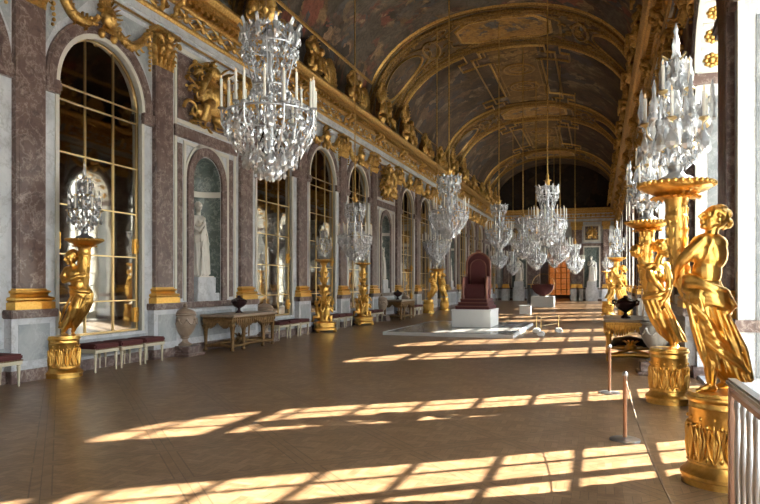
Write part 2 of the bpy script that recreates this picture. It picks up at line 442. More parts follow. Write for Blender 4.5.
# pilaster and its pedestal
PW = .295
mb = MB().box(.05, .19, -PW, PW, 1.5, 6.2).box(.19, .198, -PW + .06, PW - .06, 1.6, 6.1)
m_shaft = shared('pilaster shaft', mb, 'red_marble')
mb = MB(); prof = [(.10, 1.17), (.36, 1.17), (.36, 1.30), (.335, 1.31), (.35, 1.34), (.345, 1.37), (.315, 1.39), (.305, 1.42), (.315, 1.44), (.305, 1.47), (.285, 1.5), (.10, 1.5)]
# moulded gilt base, wrapped round three sides
prof = [(.105, 1.17), (.105, 1.285), (.07, 1.29), (.07, 1.30)] + [(.062 + .04 * math.cos(t_), 1.338 + .036 * math.sin(t_)) for t_ in [(-PI / 2 + PI * i / 6) for i in range(7)]] + [(.045, 1.376), (.03, 1.39), (.024, 1.405), (.03, 1.42), (.042, 1.43)] + [(.034 + .026 * math.cos(t_), 1.456 + .024 * math.sin(t_)) for t_ in [(-PI / 2 + PI * i / 5) for i in range(6)]] + [(.012, 1.482), (.012, 1.505), (.0, 1.51)]
mb.loft([[(.05, -PW - e, z), (.19 + e, -PW - e, z), (.19 + e, PW + e, z), (.05, PW + e, z)] for e, z in prof])
m_base = shared('pilaster base', mb, 'gold', 40)
mb = MB().box(.05, .26, -.44, .44, 0, 1.05)
m_ped = shared('pedestal', mb, 'white_marble')
mb = MB().box(.26, .266, -.31, .31, .34, .93); m_pedin = shared('pedestal inset', mb, 'grey_marble')
mb = MB().box(.05, .30, -.47, .47, 1.03, 1.17, .015).box(.05, .28, -.46, .46, 0, .20, .01)
m_pedcap = shared('pedestal cap', mb, 'red_marble')

def leaf(mb, base, up, out, w, h, curl, n=6):
    """one acanthus leaf: a flattened tapering tongue that curls outwards at its tip"""
    base, up, out = Vector(base), Vector(up), Vector(out); pts = []; rad = []
    for i in range(n + 1):
        t = i / n; pts.append(base + up * h * (t - .25 * t * t * t) + out * (curl * t ** 2.6)); rad.append(w * (.55 + .9 * t) * (1 - t ** 4 * .75))
    pts.append(pts[-1] + out * curl * .35 - up * h * .14); rad.append(w * .2)
    mb.tube(pts, rad, 8, .35)
mb = MB(); mb.box(.10, .29, -.29, .29, 6.2, 6.88)
for r_, (z, h, cu, ww) in enumerate(((6.2, .28, .10, .075), (6.36, .36, .13, .075))):
    n = 4 - (r_ % 2)
    for i in range(n):
        y = -.29 + .58 * (i + .5) / n; leaf(mb, (.28, y, z), (0, 0, 1), (1, 0, 0), ww, h, cu)
    for sg in (-1, 1):
        for x in (.17, .25): leaf(mb, (x, sg * .28, z), (0, 0, 1), (0, sg, 0), ww * .8, h, cu)
for sg in (-1, 1):
    pts = []
    for i in range(15):
        a = i / 14 * 4.2; rr = .10 * (1 - i / 17); pts.append((.40 + .02 * i / 14, sg * (.34 - rr * math.cos(a) * .8), 6.74 + rr * math.sin(a)))
    mb.tube(pts, .028, 6); mb.ball((.41, sg * .34, 6.74), .04, 8, 6)
    mb.tube([(.33, sg * .08, 6.55), (.36, sg * .17, 6.72), (.40, sg * .26, 6.82)], [.02, .03, .025], 6)
mb.ball((.42, 0, 6.86), (.07, .12, .10), 10, 8); mb.ball((.42, 0, 6.66), (.05, .10, .08), 10, 8)
for i in range(7): mb.ball((.43, .09 * math.cos(i * .9), 6.86 + .09 * math.sin(i * .9)), .035, 8, 6)
mb.box(.10, .42, -.40, .40, 6.90, 7.0, .015)
mb.xform(Matrix.Translation((-.08, 0, 0)))
m_cap = shared('capital', mb, 'gold_old', 40)

def put(name, me, s, y, parent, **kw):
    loc, rot = side(s, y); return link(name, me, parent, loc, rot)
for s, w in enumerate(walls):
    for k in range(KMIN, KMAX + 2):
        y = pil(k) + (.12 if k == KMIN else -.12 if k == KMAX + 1 else 0)
        if s == 1 and k == KMAX + 1: continue
        pl = put('pilaster', m_shaft, s, y, w)
        for nm, me in (('pilaster_base', m_base), ('pilaster_capital', m_cap), ('pedestal_cap', m_pedcap), ('pedestal_inset', m_pedin)):
            link(nm, me, pl)
        put('pedestal', m_ped, s, y, w)

# ---- arched bays
mb = MB().arch_ring(1.165, 1.39, ZS, .10, .155); mb.arch_ring(1.20, 1.34, ZS, .155, .17)
for sg in (-1, 1):
    mb.box(.10, .175, *sorted((sg * RO, sg * 1.405)), 4.88, 4.94); mb.box(.10, .20, *sorted((sg * (RO - .02), sg * 1.41)), 4.94, 5.06, .01); mb.box(.10, .185, *sorted((sg * RO, sg * 1.405)), 5.06, 5.11)
m_archivolt = shared('archivolt', mb, 'red_marble', 40)
mb = MB().arch_ring(RO - .015, 1.165, ZS, .06, .145)
for sg in (-1, 1): mb.box(.06, .13, *sorted((sg * (RO - .015), sg * 1.15)), .62, 4.88)
m_bead = shared('arch bead', mb, 'stone', 40)
mb = MB()
for sg in (-1, 1):
    for y0_, y1_ in ((1.0, 1.40),):
        mb.add([(.112, sg * 1.40, 6.9), (.112, sg * .30, 6.9), (.112, sg * .75, 6.43), (.112, sg * 1.12, 6.12), (.112, sg * 1.40, 5.6)][::sg], [(0, 1, 2, 3, 4)])
m_span = shared('spandrel panel', mb, 'grey_marble')
# keystone mask with leafy garlands
mb = MB(); rr = random.Random(3)
mb.ball((.24, 0, 6.62), (.13, .17, .22), 12, 8); mb.ball((.33, 0, 6.60), (.06, .09, .10), 10, 6); mb.ball((.39, 0, 6.58), .03, 8, 6)
for i in range(11):
    a = PI * i / 10; leaf(mb, (.22, .10 * math.cos(a), 6.68 + .10 * math.sin(a)), (0, math.cos(a), math.sin(a)), (1, 0, 0), .05, .26, .08)
for i in range(7): leaf(mb, (.24, -.12 + .04 * i, 6.50), (0, (-.12 + .04 * i) * 2, -1), (1, 0, 0), .035, .24, .05)
mb.ball((.22, .16, 6.28), (.07, .07, .10), 8, 6); mb.ball((.22, -.16, 6.28), (.07, .07, .10), 8, 6)
m_mask = shared('keystone mask', mb, 'gold_old', 50)
mb = MB()
for sg in (-1, 1):
    pts = []
    for i in range(13):
        t = i / 12; y = sg * (.2 + 1.05 * t); z = 6.55 + .30 * t - .36 * math.sin(PI * min(1, t * 1.0)) if t < .95 else 6.82
        pts.append((.18, y, z))
    rad = [.05 + .045 * math.sin(PI * i / 12) for i in range(13)]
    mb.tube(pts, rad, 8)
    for i in range(60):
        t = rr.random(); j = min(11, int(t * 12)); p = Vector(pts[j]).lerp(Vector(pts[j + 1]), t * 12 - j); a = rr.uniform(-1.4, 1.4)
        q = p + Vector((.06 * math.cos(a), 0, .09 * math.sin(a)))
        if i % 3: mb.ball(q, rr.uniform(.025, .045), 6, 4)
        else: leaf(mb, q, (0, sg * .7, math.sin(a)), (1, 0, 0), .03, .12, .05, 4)
    for i in range(9): mb.ball((.18, sg * 1.26 + rr.uniform(-.02, .02), 6.75 - .09 * i), .055 - .003 * i, 7, 5)
m_garland = shared('garland', mb, 'gold_old', 50)
for s, w in enumerate(walls):
    for k in ARCHES:
        y = bay(k)
        a = put('archivolt', m_archivolt, s, y, w); put('arch_bead', m_bead, s, y, w); put('spandrel_panel', m_span, s, y, w)
        put('garland', m_garland, s, y, w); put('keystone_mask', m_mask, s, y, w)

# plinth under the mirrors
mb = MB().box(.10, .115, -1.3, 1.3, .25, .56); m_inset = shared('plinth inset', mb, 'grey_marble')
mb = MB().box(.10, .16, -1.3, 1.3, 0, .2, .01); m_skirt = shared('skirting', mb, 'red_marble')
for k in ARCHES:
    put('plinth_inset', m_inset, 0, bay(k), wall_left); put('wall_skirting', m_skirt, 0, bay(k), wall_left)

# ---- niche bays
mbg, mbw = MB(), MB()
mb = MB().arch_ring(.60, .81, 4.02, .10, .15)
for sg in (-1, 1): mb.box(.10, .15, *sorted((sg * .60, sg * .81)), 1.17, 4.02)
mb.box(.10, .16, -1.3, 1.3, 4.88, 5.14, .01)
m_nicheframe = shared('niche surround', mb, 'red_marble', 40)
mb = MB()
for sg in (-1, 1): mb.box(.10, .125, *sorted((sg * .86, sg * .94)), 1.2, 4.80); mb.box(.10, .125, *sorted((sg * 1.20, sg * 1.28)), 1.2, 6.9)
mb.box(.10, .125, -.94, .94, 4.76, 4.84).arch_ring(.84, .90, 4.02, .10, .125); mb.box(.10, .13, -1.2, 1.2, 6.80, 6.9); mb.box(.10, .13, -1.2, 1.2, 5.2, 5.27)
m_nichebead = shared('niche beads', mb, 'stone', 40)
mb = MB()
for sg in (-1, 1): mb.box(.10, .11, *sorted((sg * .98, sg * 1.16)), 1.25, 4.75)
mb.box(.10, .112, -1.16, 1.16, 5.3, 6.78); m_nichegrey = shared('niche grey panels', mb, 'red_marble')
mb = MB().box(.10, .20, -1.3, 1.3, 1.03, 1.17, .01).box(.10, .17, -1.3, 1.3, 0, .2, .01); m_dadocap = shared('dado cap', mb, 'red_marble')
mb = MB().box(.10, .112, -1.1, 1.1, .34, .93); m_dadoin = shared('dado inset', mb, 'grey_marble')
mb = MB().box(-.32, .16, -.46, .46, 1.17, 1.36, .01).box(-.28, .11, -.37, .37, 1.36, 1.74, .01); m_plinth = shared('niche plinth', mb, 'white_marble')
# gilt trophy: shields, helmet, flags, scrolls welded to one relief
def trophy(seed, w, h, d):
    rr = random.Random(seed); mb = MB()
    mb.ball((d * .5, 0, 0), (d * .55, w * .24, h * .26), 16, 10); mb.ball((d * .9, 0, .04), (d * .3, w * .13, h * .14), 12, 8)
    mb.ball((d * .6, 0, h * .36), (d * .5, w * .10, h * .11), 12, 8); mb.ball((d * .8, 0, h * .34), (d * .4, w * .05, h * .07), 8, 6)
    for i in range(6): leaf(mb, (d * .5, 0, h * .42), (0, -.5 + .2 * i, .7), (1, 0, 0), .04, h * .16, .08)
    for i in range(14):
        a = 2 * PI * i / 14 + rr.uniform(-.1, .1); L = rr.uniform(.36, .52)
        q = (d * .25, w * L * math.cos(a), h * L * math.sin(a))
        mb.tube([(d * .3, w * .12 * math.cos(a), h * .12 * math.sin(a)), q], [.03, .022], 6)
        mb.ball(q, rr.uniform(.035, .07), 8, 6)
    for i in range(110):
        y, z = rr.uniform(-.46, .46) * w, rr.uniform(-.46, .46) * h; a = rr.uniform(0, 6.28)
        leaf(mb, (d * .25, y, z), (0, math.cos(a), math.sin(a)), (1, 0, 0), .045, rr.uniform(.16, .30), rr.uniform(.08, .26))
    for sg in (-1, 1):
        chain_ = [(d * .7, sg * w * .12, h * .30), (d * .9, sg * w * .26, h * .12), (d * .8, sg * w * .30, -h * .08)]; mb.tube(chain_, [.09, .08, .06], 8)
        mb.tube([(d * .7, sg * w * .08, -h * .1), (d * 1.0, sg * w * .24, -h * .2), (d * .8, sg * w * .26, -h * .42)], [.13, .10, .07], 8)
        for j in range(3):
            cx, cz = sg * w * (.26 + .08 * j), h * (.22 - .26 * j); pts = []
            for i in range(16):
                a = i * .5; r_ = .17 * (1 - i / 20) * (1 + .2 * j); pts.append((d * .45 + .01 * i, cx + sg * r_ * math.cos(a), cz + r_ * math.sin(a)))
            mb.tube(pts, [.05 - .002 * i for i in range(16)], 6)
        for j in range(9): leaf(mb, (d * .3, sg * w * rr.uniform(.1, .4), h * rr.uniform(-.4, .3)), (0, sg * rr.uniform(.2, 1), rr.uniform(-1, .6)), (1, 0, 0), .05, .24, .14)
    mb.ball((d * .5, w * .18, -h * .30), (d * .5, w * .16, h * .1), 12, 8); mb.ball((d * .5, -w * .2, -h * .28), (d * .5, w * .14, h * .12), 12, 8)
    return mb
m_trophies = [remesh(trophy(11 + i, 2.1, 1.6, .32), .014, 'trophy relief', 'gold_old', 1, .3) for i in range(2)]
for s, w in enumerate(walls):
    for k in NICHE:
        loc, rot = side(s, bay(k)); niche_shell(mbg, mbw, rot, loc)
        for nm, me in (('niche_surround', m_nicheframe), ('niche_bead', m_nichebead), ('niche_panel', m_nichegrey), ('dado_cap', m_dadocap), ('dado_inset', m_dadoin), ('niche_plinth', m_plinth)):
            put(nm, me, s, bay(k), w)
mbg.build('niche_lining', 'green_marble', wall_left, 50); mbw.build('niche_band', 'stone', wall_left, 50)
ORD = {1: 'nearest', 5: 'second', 9: 'third', 13: 'farthest'}
for i, k in enumerate(NICHE):
    where = {1: 'above the marble statue niche beside the big chandelier', 5: 'above the second niche along the mirror wall, beyond the small chandelier',
             9: 'above the third niche along the mirror wall', 13: 'above the last niche along the mirror wall'}[k]
    o = link('trophy_relief', m_trophies[i % 2], None, (.10 + WX, bay(k), 6.02)); tag(o, 'gilded carved trophy relief ' + where, 'relief', 'trophy reliefs over the mirror wall niches')
    where = {1: 'nearest niche', 5: 'second niche', 9: 'third niche', 13: 'last niche'}[k]
    if k < 9:
        o = link('trophy_relief', m_trophies[(i + 1) % 2], None, (HW - .10 - WX, bay(k) + OFF, 6.02), PI); tag(o, 'gilded carved trophy relief above the %s of the window wall' % where, 'relief', 'trophy reliefs over the window wall niches')

# ---- mirrors
mb = MB().arch_ring(0.001, RO + .02, ZS, .025, .03).box(.025, .03, -RO - .02, RO + .02, .62, ZS); m_mirror = shared('mirror pane', mb, 'mirror')
mb = MB(); b = .012
for y in (-.365, .365): mb.box(.03, .055, y - b, y + b, .64, ZS + math.sqrt(RO ** 2 - .365 ** 2) - .01)
for z in (1.25, 2.12, 3.0, 3.93, 4.86, 5.12): mb.box(.03, .055, -RO + .01, RO - .01, z - b, z + b)
mb.arch_ring(RO - .05, RO - .02, ZS, .03, .06)
for sg in (-1, 1): mb.box(.03, .06, *sorted((sg * (RO - .05), sg * (RO - .02))), .64, ZS)
mb.box(.03, .06, -RO + .02, RO - .02, .63, .67)
m_lattice = shared('brass lattice', mb, 'brass')
mb = MB().box(.03, .075, RO - .13, RO - .015, -.15, .15, .01).ball((.08, RO - .07, 0), (.03, .04, .07), 8, 6); m_clasp = shared('clasp', mb, 'gold')
mirror_words = {-3: None, -2: None, -1: 'arched mirror cut by the edge beside the lone red stool', 0: 'arched mirror behind the gilded figure holding a crystal candelabra and three red stools',
    2: 'arched mirror just beyond the console table with the dark urn', 3: 'arched mirror behind the nearer gilded tripod torchere', 4: 'arched mirror behind the small hanging chandelier',
    6: 'arched mirror beyond the second statue niche on the mirror wall', 7: 'fifth arched mirror counting from the statue by the stools', 8: 'sixth arched mirror counting from the statue by the stools',
    10: 'narrow looking arched mirror just past the third niche', 11: 'far arched mirror, second past the third niche', 12: 'far arched mirror, third past the third niche', 14: 'last arched mirror before the end wall'}
for k in ARCHES:
    if k < -2: continue
    lab = mirror_words[k]
    if lab is None: lab = 'arched mirror just outside the picture on the mirror wall'
    t = thing('wall_mirror', lab, 'mirror', (.06, bay(k), 0), 0, 'arched mirrors along the wall')
    link('mirror_pane', m_mirror, t); link('brass_lattice', m_lattice, t)
    for z in (.95, 2.35):
        link('gilt_clasp', m_clasp, t, (0, 0, z)); c = link('gilt_clasp', m_clasp, t, (0, 0, z)); c.scale = (1, -1, 1)

# ---- windows in the window wall
XG = -.62
mb = MB(); f0, f1 = XG - .04, XG + .05
for sg in (-1, 1):
    mb.box(f0, f1, *sorted((sg * (RO - .09), sg * (RO + .02))), .06, ZS); mb.box(f0, f1, *sorted((sg * .07, sg * .0)), .06, ZS - .05)
mb.box(f0, f1, -RO, RO, ZS - .07, ZS + .07); mb.box(f0, f1, -RO, RO, .06, .36); mb.arch_ring(RO - .08, RO + .02, ZS, f0, f1)
m_wframe = shared('window frame', mb, 'frame_paint')
mb = MB(); g0, g1 = XG - .02, XG + .03
for y in (-.53, .53): mb.box(g0, g1, y - .02, y + .02, .3, ZS + math.sqrt(RO ** 2 - .53 ** 2) - .03)
mb.box(g0, g1, -.025, .025, ZS, ZS + RO - .05)
for i in range(9):
    z = .36 + .56 * (i + 1)
    if z < ZS - .1: mb.box(g0, g1, -RO + .05, RO - .05, z - .02, z + .02)
mb.box(g0, g1, -.9, .9, ZS + .54, ZS + .58)
m_munt = shared('muntins', mb, 'frame_paint')
mb = MB().box(XG + .003, XG + .007, -RO, RO, .3, ZS).arch_ring(.001, RO, ZS, XG + .003, XG + .007); m_pane = shared('window pane', mb, 'glass')
mb = MB()
for sg in (-1, 1):
    for x0_, x1_ in ((-.55, -.06),): mb.box(x0_, x1_, *sorted((sg * (RO - .012), sg * (RO + .01))), .5, 4.7)
m_revin = shared('reveal inset', mb, 'dimmed_grey_marble')
mb = MB()
for i in range(9):
    a = PI * (i + .5) / 9; c, sn = math.cos(a), math.sin(a); st = len(mb.v)
    mb.ball((0, 0, 0), (.06, .06, .05), 10, 6)
    for j in range(8): mb.ball((.085 * math.cos(j * PI / 4), .085 * math.sin(j * PI / 4), 0), (.05, .04, .035), 8, 5)
    m = Matrix(((1, 0, 0), (0, -sn, c), (0, -c, -sn))).to_4x4()   # local z looks into the arch
    m = Matrix.Translation((-.11, RO * c, ZS + RO * sn)) @ Matrix.Rotation(a - PI / 2, 4, 'X')
    mb.xform(m, st)
m_ros = shared('soffit rosettes', mb, 'gold_old', 50)
mb = MB()
for i in range(10):
    a = PI * i / 9; c, sn = math.cos(a), math.sin(a); st = len(mb.v)
    mb.box(-.58, .05, -.025, .025, -.02, .01); mb.xform(Matrix.Translation((0, RO * c, ZS + RO * sn)) @ Matrix.Rotation(a - PI / 2, 4, 'X'), st)
m_soffit = shared('soffit ribs', mb, 'stone')
mb = MB()
for sg in (-1, 1): mb.box(-.58, .16, *sorted((sg * (RO - .025), sg * (RO + .01))), 4.90, 5.08); mb.box(-.58, .16, *sorted((sg * (RO - .03), sg * (RO + .01))), 1.03, 1.17); mb.box(-.58, .16, *sorted((sg * (RO - .03), sg * (RO + .01))), 0, .2)
m_revcourse = shared('reveal course', mb, 'red_marble')
for i, k in enumerate(ARCHES):
    wd = put('window_%d' % (i + 1), m_wframe, 1, bay(k), None); tag(wd, kind='structure')
    link('muntins', m_munt, wd); link('window_pane', m_pane, wd)
    for nm, me in (('reveal_inset', m_revin), ('soffit_rosettes', m_ros), ('soffit_ribs', m_soffit), ('reveal_course', m_revcourse)): put(nm, me, 1, bay(k), wall_right)

# ---- entablatures
L = YF - YN
def ent(s):
    nm = 'trim_%d' % (s + 1)
    y0_, y1_ = -L / 2, L / 2
    mb = MB().prism([(-.05, 7.0), (.30, 7.0), (.30, 7.10), (.335, 7.11), (.335, 7.25), (.28, 7.26), (.28, 7.74), (-.05, 7.74)], y0_, y1_)
    loc, rot = (((0, (YN + YF) / 2, 0), 0.), ((HW, (YN + YF) / 2, 0), PI))[s]
    t = tag(mb.build(nm, 'white_marble', None, None, loc, rot), kind='structure')
    mb = MB().prism([(.28, 7.245), (.36, 7.255), (.39, 7.30), (.39, 7.345), (.33, 7.37), (.28, 7.37)], y0_, y1_)
    mb.prism([(.28, 6.985), (.325, 6.985), (.325, 7.02), (.28, 7.02)], y0_, y1_)
    mb.build('architrave_moulding', 'gold_old', t, 30)
    mb = MB().prism([(-.05, 7.72), (.33, 7.72), (.36, 7.76), (.40, 7.78), (.40, 7.86), (.60, 7.90), (.60, 7.985), (.66, 8.0), (.72, 8.06), (.75, 8.10), (.75, 8.17), (-.05, 8.2)], y0_, y1_)
    n = int(L / .23)
    for i in range(n): y = y0_ + L * (i + .5) / n; mb.box(.38, .52, y - .06, y + .06, 7.79, 7.88)
    mb.build('cornice', 'gold_old', t)
    br = MB()
    pts = [(.28, 0, 7.42), (.36, 0, 7.40), (.42, 0, 7.46), (.40, 0, 7.54), (.46, 0, 7.62), (.58, 0, 7.66), (.60, 0, 7.74), (.50, 0, 7.80), (.36, 0, 7.80)]
    br.tube(pts, [.05, .06, .065, .06, .065, .075, .07, .06, .05], 8); leaf(br, (.44, 0, 7.62), (.1, 0, -1), (1, 0, 0), .06, .28, .08); br.ball((.58, 0, 7.70), (.06, .08, .06), 8, 6)
    mbr = shared('frieze bracket', br, 'gold_old', 50)
    orn = MB(); rr = random.Random(8)
    orn.ball((.31, 0, 7.55), (.06, .10, .12), 10, 8)
    for sg in (-1, 1):
        orn.tube([(.31, -sg * .34, 7.42), (.33, sg * .34, 7.68)], [.03, .022], 6); orn.ball((.31, -sg * .34, 7.42), .045, 8, 6)
        for i in range(8): leaf(orn, (.30, sg * rr.uniform(.05, .3), 7.55 + rr.uniform(-.1, .1)), (0, sg, rr.uniform(-.8, .8)), (1, 0, 0), .03, .17, .05, 4)
    for i in range(5): leaf(orn, (.32, 0, 7.62), (0, -.6 + .3 * i, 1), (1, 0, 0), .03, .12, .04, 4)
    morn = shared('frieze ornament', orn, 'gold_old', 50)
    sgn = 1 if s == 0 else -1; yc = (YN + YF) / 2
    for k in range(KMIN, KMAX + 2):
        for dy in (-.22, .22):
            y = pil(k) + dy + OFF * s
            if YN < y < YF: link('frieze_bracket', mbr, t, (0, sgn * (y - yc), 0))
        if k <= KMAX:
            for dy in (-1.02, -.36, .36, 1.02): link('frieze_ornament', morn, t, (0, sgn * (min(YF - .3, bay(k) + dy + OFF * s) - yc), 0))
    return t
ents = [ent(0), ent(1)]

# ---- barrel vault
VX, VA, VB, VZ, VN = 5.35, 5.4, 4.22, 8.05, 2.25
def vp(u, y, off=0.):
    """point on the vault: u runs 0 (mirror side) to 1 (window side); off lifts it into the room"""
    a = PI * u; c, sn = math.cos(a), math.sin(a); e = 2 / VN
    p = Vector((VX - VA * math.copysign(abs(c) ** e, c), y, VZ + VB * abs(sn) ** e))
    if off: p = p + (Vector((VX, y, VZ + 1)) - p).normalized() * off
    return tuple(p)
NU = 56
groups = []
ys = [YN - .2] + [v for k in NICHE for v in (pil(k), pil(k + 1))] + [YF + .1]
cmats = ['paint_b', 'paint_d', 'paint_a', 'paint_d', 'paint_b', 'paint_d', 'paint_b', 'paint_d', 'paint_b']
mb = MB(); names = ['paint_a', 'paint_b', 'paint_d']
for i in range(len(ys) - 1):
    mb.cur = names.index(cmats[i]); n = max(2, int((ys[i + 1] - ys[i]) / 1.2))
    mb.loft([[vp(j / NU, ys[i] + (ys[i + 1] - ys[i]) * q / n) for j in range(NU + 1)] for q in range(n + 1)], False, False)
mb.cur = 1
ceiling = tag(mb.build('ceiling', names, None, 80), kind='structure')
shell = MB().loft([[vp(j / NU, y, -.25) for j in range(NU + 1)] for y in (YN - .3, YF + .3)], False, False)
shell.build('vault_shell', 'stone', ceiling)
def vframe(name, pts, w, mat='gold_dull', close=True, off=.02, flat=.6, parent=None):
    P = []
    n = len(pts)
    for i in range(n if close else n - 1):
        a, b_ = pts[i], pts[(i + 1) % n]; st = max(1, int(max(abs(a[0] - b_[0]) * 30, abs(a[1] - b_[1]) / 1.5)))
        for q in range(st): f = q / st; P.append(vp(a[0] + (b_[0] - a[0]) * f, a[1] + (b_[1] - a[1]) * f, off))
    P.append(vp(*pts[0], off) if close else vp(*pts[-1], off))
    mb = MB(); mb.tube(P, w, 6, flat); return mb.build(name, mat, ceiling, 60)
def vpatch(name, pts, mat, off=.03):
    cu, cy = sum(p[0] for p in pts) / len(pts), sum(p[1] for p in pts) / len(pts)
    dense = []
    for i in range(len(pts)):
        a, b_ = pts[i], pts[(i + 1) % len(pts)]
        for q in range(6): f = q / 6; dense.append((a[0] + (b_[0] - a[0]) * f, a[1] + (b_[1] - a[1]) * f))
    rings = [[vp(cu + (p[0] - cu) * k, cy + (p[1] - cy) * k, off) for p in dense] for k in (.01, .2, .4, .6, .8, 1.)]
    MB().loft(rings, True, False).build(name, mat, ceiling, 80)
def oval(cu, cy, ru, ry, n=28): return [(cu + ru * math.cos(2 * PI * i / n), cy + ry * math.sin(2 * PI * i / n)) for i in range(n)]
def octo(cu, cy, ru, ry, k=.55): return [(cu - ru, cy - ry * k), (cu - ru * k * 1.2, cy - ry), (cu + ru * k * 1.2, cy - ry), (cu + ru, cy - ry * k), (cu + ru, cy + ry * k), (cu + ru * k * 1.2, cy + ry), (cu - ru * k * 1.2, cy + ry), (cu - ru, cy + ry * k)]
for k in NICHE:
    a, b_ = pil(k), pil(k + 1); c = (a + b_) / 2
    for y in (a, b_):
        arc = [(.0 + i / 60, y) for i in range(61)]
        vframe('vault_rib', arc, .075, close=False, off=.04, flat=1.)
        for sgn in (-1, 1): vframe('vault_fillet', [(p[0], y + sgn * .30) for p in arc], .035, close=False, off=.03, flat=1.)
    mb = MB(); rb_ = random.Random(k)
    for i in range(150):
        u, y = rb_.uniform(.03, .97), rb_.uniform(a + .35, b_ - .35)
        if abs(u - .5) < .12 or min(abs(u - .2), abs(u - .8)) < .10: y = rb_.choice((rb_.uniform(a + .3, a + .5), rb_.uniform(b_ - .5, b_ - .3)))
        R_, a0_ = rb_.uniform(.10, .26), rb_.uniform(0, 6.28)
        mb.tube([vp(u + R_ * (1 - j / 12) * math.cos(a0_ + j * .55) / 12.5, y + R_ * (1 - j / 12) * math.sin(a0_ + j * .55), .04) for j in range(10)], [.05 - .004 * j for j in range(10)], 5)
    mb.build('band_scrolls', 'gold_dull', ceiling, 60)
    # beads along the ribs
    mb = MB()
    for y in (a, b_):
        for i in range(2, 110): mb.ball(vp(i / 112, y, .10), (.04, .06, .04), 6, 4)
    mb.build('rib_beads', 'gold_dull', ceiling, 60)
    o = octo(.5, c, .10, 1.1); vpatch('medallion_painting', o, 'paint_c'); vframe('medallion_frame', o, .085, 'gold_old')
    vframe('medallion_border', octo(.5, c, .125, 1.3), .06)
    for cu in (.20, .80):
        o = oval(cu, c, .085, .95); vpatch('oval_painting', o, 'paint_b'); vframe('oval_frame', o, .075, 'gold_old'); vframe('oval_border', oval(cu, c, .115, 1.2), .06)
    for cu in (.32, .68):
        vframe('scroll_frame', oval(cu, c, .022, .9), .07)
mids = [(pil(2), pil(5)), (pil(6), pil(9)), (pil(10), pil(13)), (pil(14), YF)]
for i, (a, b_) in enumerate(mids):
    L_ = b_ - a; s1, s2, s3 = a + .5, a + 1.3, a + 2.3; e1, e2, e3 = b_ - .5, b_ - 1.3, b_ - 2.3
    if L_ < 5: continue
    st = [(.425, s1), (.425, s2), (.40, s2), (.40, s3), (.44, s3), (.44, e3), (.40, e3), (.40, e2), (.425, e2), (.425, e1)]
    strip = st + [(1 - u, y) for u, y in reversed(st)]
    if i > 0:
        vpatch('strip_painting', [(.445, s1 + .1), (.555, s1 + .1), (.555, e1 - .1), (.445, e1 - .1)], 'paint_e')
        vframe('strip_frame', strip, .075, 'gold_old'); vframe('strip_border', [(u + (.012 if u < .5 else -.012), y) for u, y in strip], .05)
        for cc in (a + L_ * .36, a + L_ * .64): vframe('strip_rosette', oval(.5, cc, .035, .8), .09); vframe('strip_rosette', oval(.5, cc, .018, .4), .07)
        for m_ in (False, True):
            fr = [(.10, s1), (.385, s1), (.385, s2), (.36, s2), (.36, s3), (.40, s3), (.40, e3), (.36, e3), (.36, e2), (.385, e2), (.385, e1), (.10, e1)]
            fr = [(1 - u, y) if m_ else (u, y) for u, y in fr]; vframe('painting_frame', fr, .075, 'gold_old'); 
    else:
        fr = [(.12, s1), (.88, s1), (.88, e1), (.12, e1)]; vframe('painting_frame', fr, .075, 'gold_old')
# carved gilt groups along the foot of the vault
def cornice_group(seed, big):
    rr = random.Random(seed); mb = MB(); w, h = (1.5, 1.75) if big else (1.0, 1.15)
    mb.ball((.25, 0, h * .35), (.26, w * .22, h * .35), 14, 10)
    for sg in (-1, 1):                          # two seated children
        y = sg * w * .30; mb.ball((.42, y, h * .32), (.17, .17, .27), 12, 8); mb.ball((.46, y + sg * .02, h * .32 + .40), (.12, .11, .13), 12, 8)
        mb.tube([(.42, y, h * .32 + .22), (.50, y + sg * .26, h * .45), (.40, y + sg * .36, h * .62)], [.07, .06, .04], 8, 1, True)
        mb.tube([(.42, y, h * .32 + .2), (.55, y - sg * .16, h * .32), (.5, y - sg * .22, h * .5)], [.07, .055, .04], 8, 1, True)
        mb.tube([(.42, y, .26), (.68, y + sg * .06, .24), (.70, y + sg * .10, -.02)], [.10, .085, .045], 8, 1, True)
        mb.tube([(.42, y, .26), (.62, y - sg * .14, .3), (.66, y - sg * .12, .02)], [.10, .08, .045], 8, 1, True)
        for j in range(4): leaf(mb, (.25, sg * w * .2, h * .5), (0, sg * rr.uniform(.2, .9), rr.uniform(.2, 1)), (1, 0, 0), .07, h * .42, .16)
        pts = [(.3 + .01 * i, sg * (w * .42 - .13 * (1 - i / 16) * math.cos(i * .5)), .22 + .16 * (1 - i / 18) * math.sin(i * .5)) for i in range(14)]; mb.tube(pts, .055, 6)
    mb.ball((.34, 0, h * .72), (.16, .24, .28), 14, 10)
    for j in range(9): a = PI * j / 8; leaf(mb, (.30, .12 * math.cos(a), h * .75), (0, math.cos(a), math.sin(a) + .2), (1, 0, 0), .07, h * .30, .12)
    return remesh(mb, .03 if big else .025, 'gilded children group', 'gold_old', 2, .4)
m_gr = [cornice_group(1, True), cornice_group(2, False)]
mb = MB()
for j in range(13):
    a = PI * (j - 6) / 14; mb.tube([(.05, 0, -.35), (.16, .5 * math.sin(a) * .6, -.35 + .5 * math.cos(a)), (.10, .55 * math.sin(a), -.35 + .95 * math.cos(a))], [.03, .08, .06], 6)
mb.ball((.06, 0, .05), (.05, .40, .46), 16, 8)
m_shell = shared('shell', mb, 'gold_old', 60)
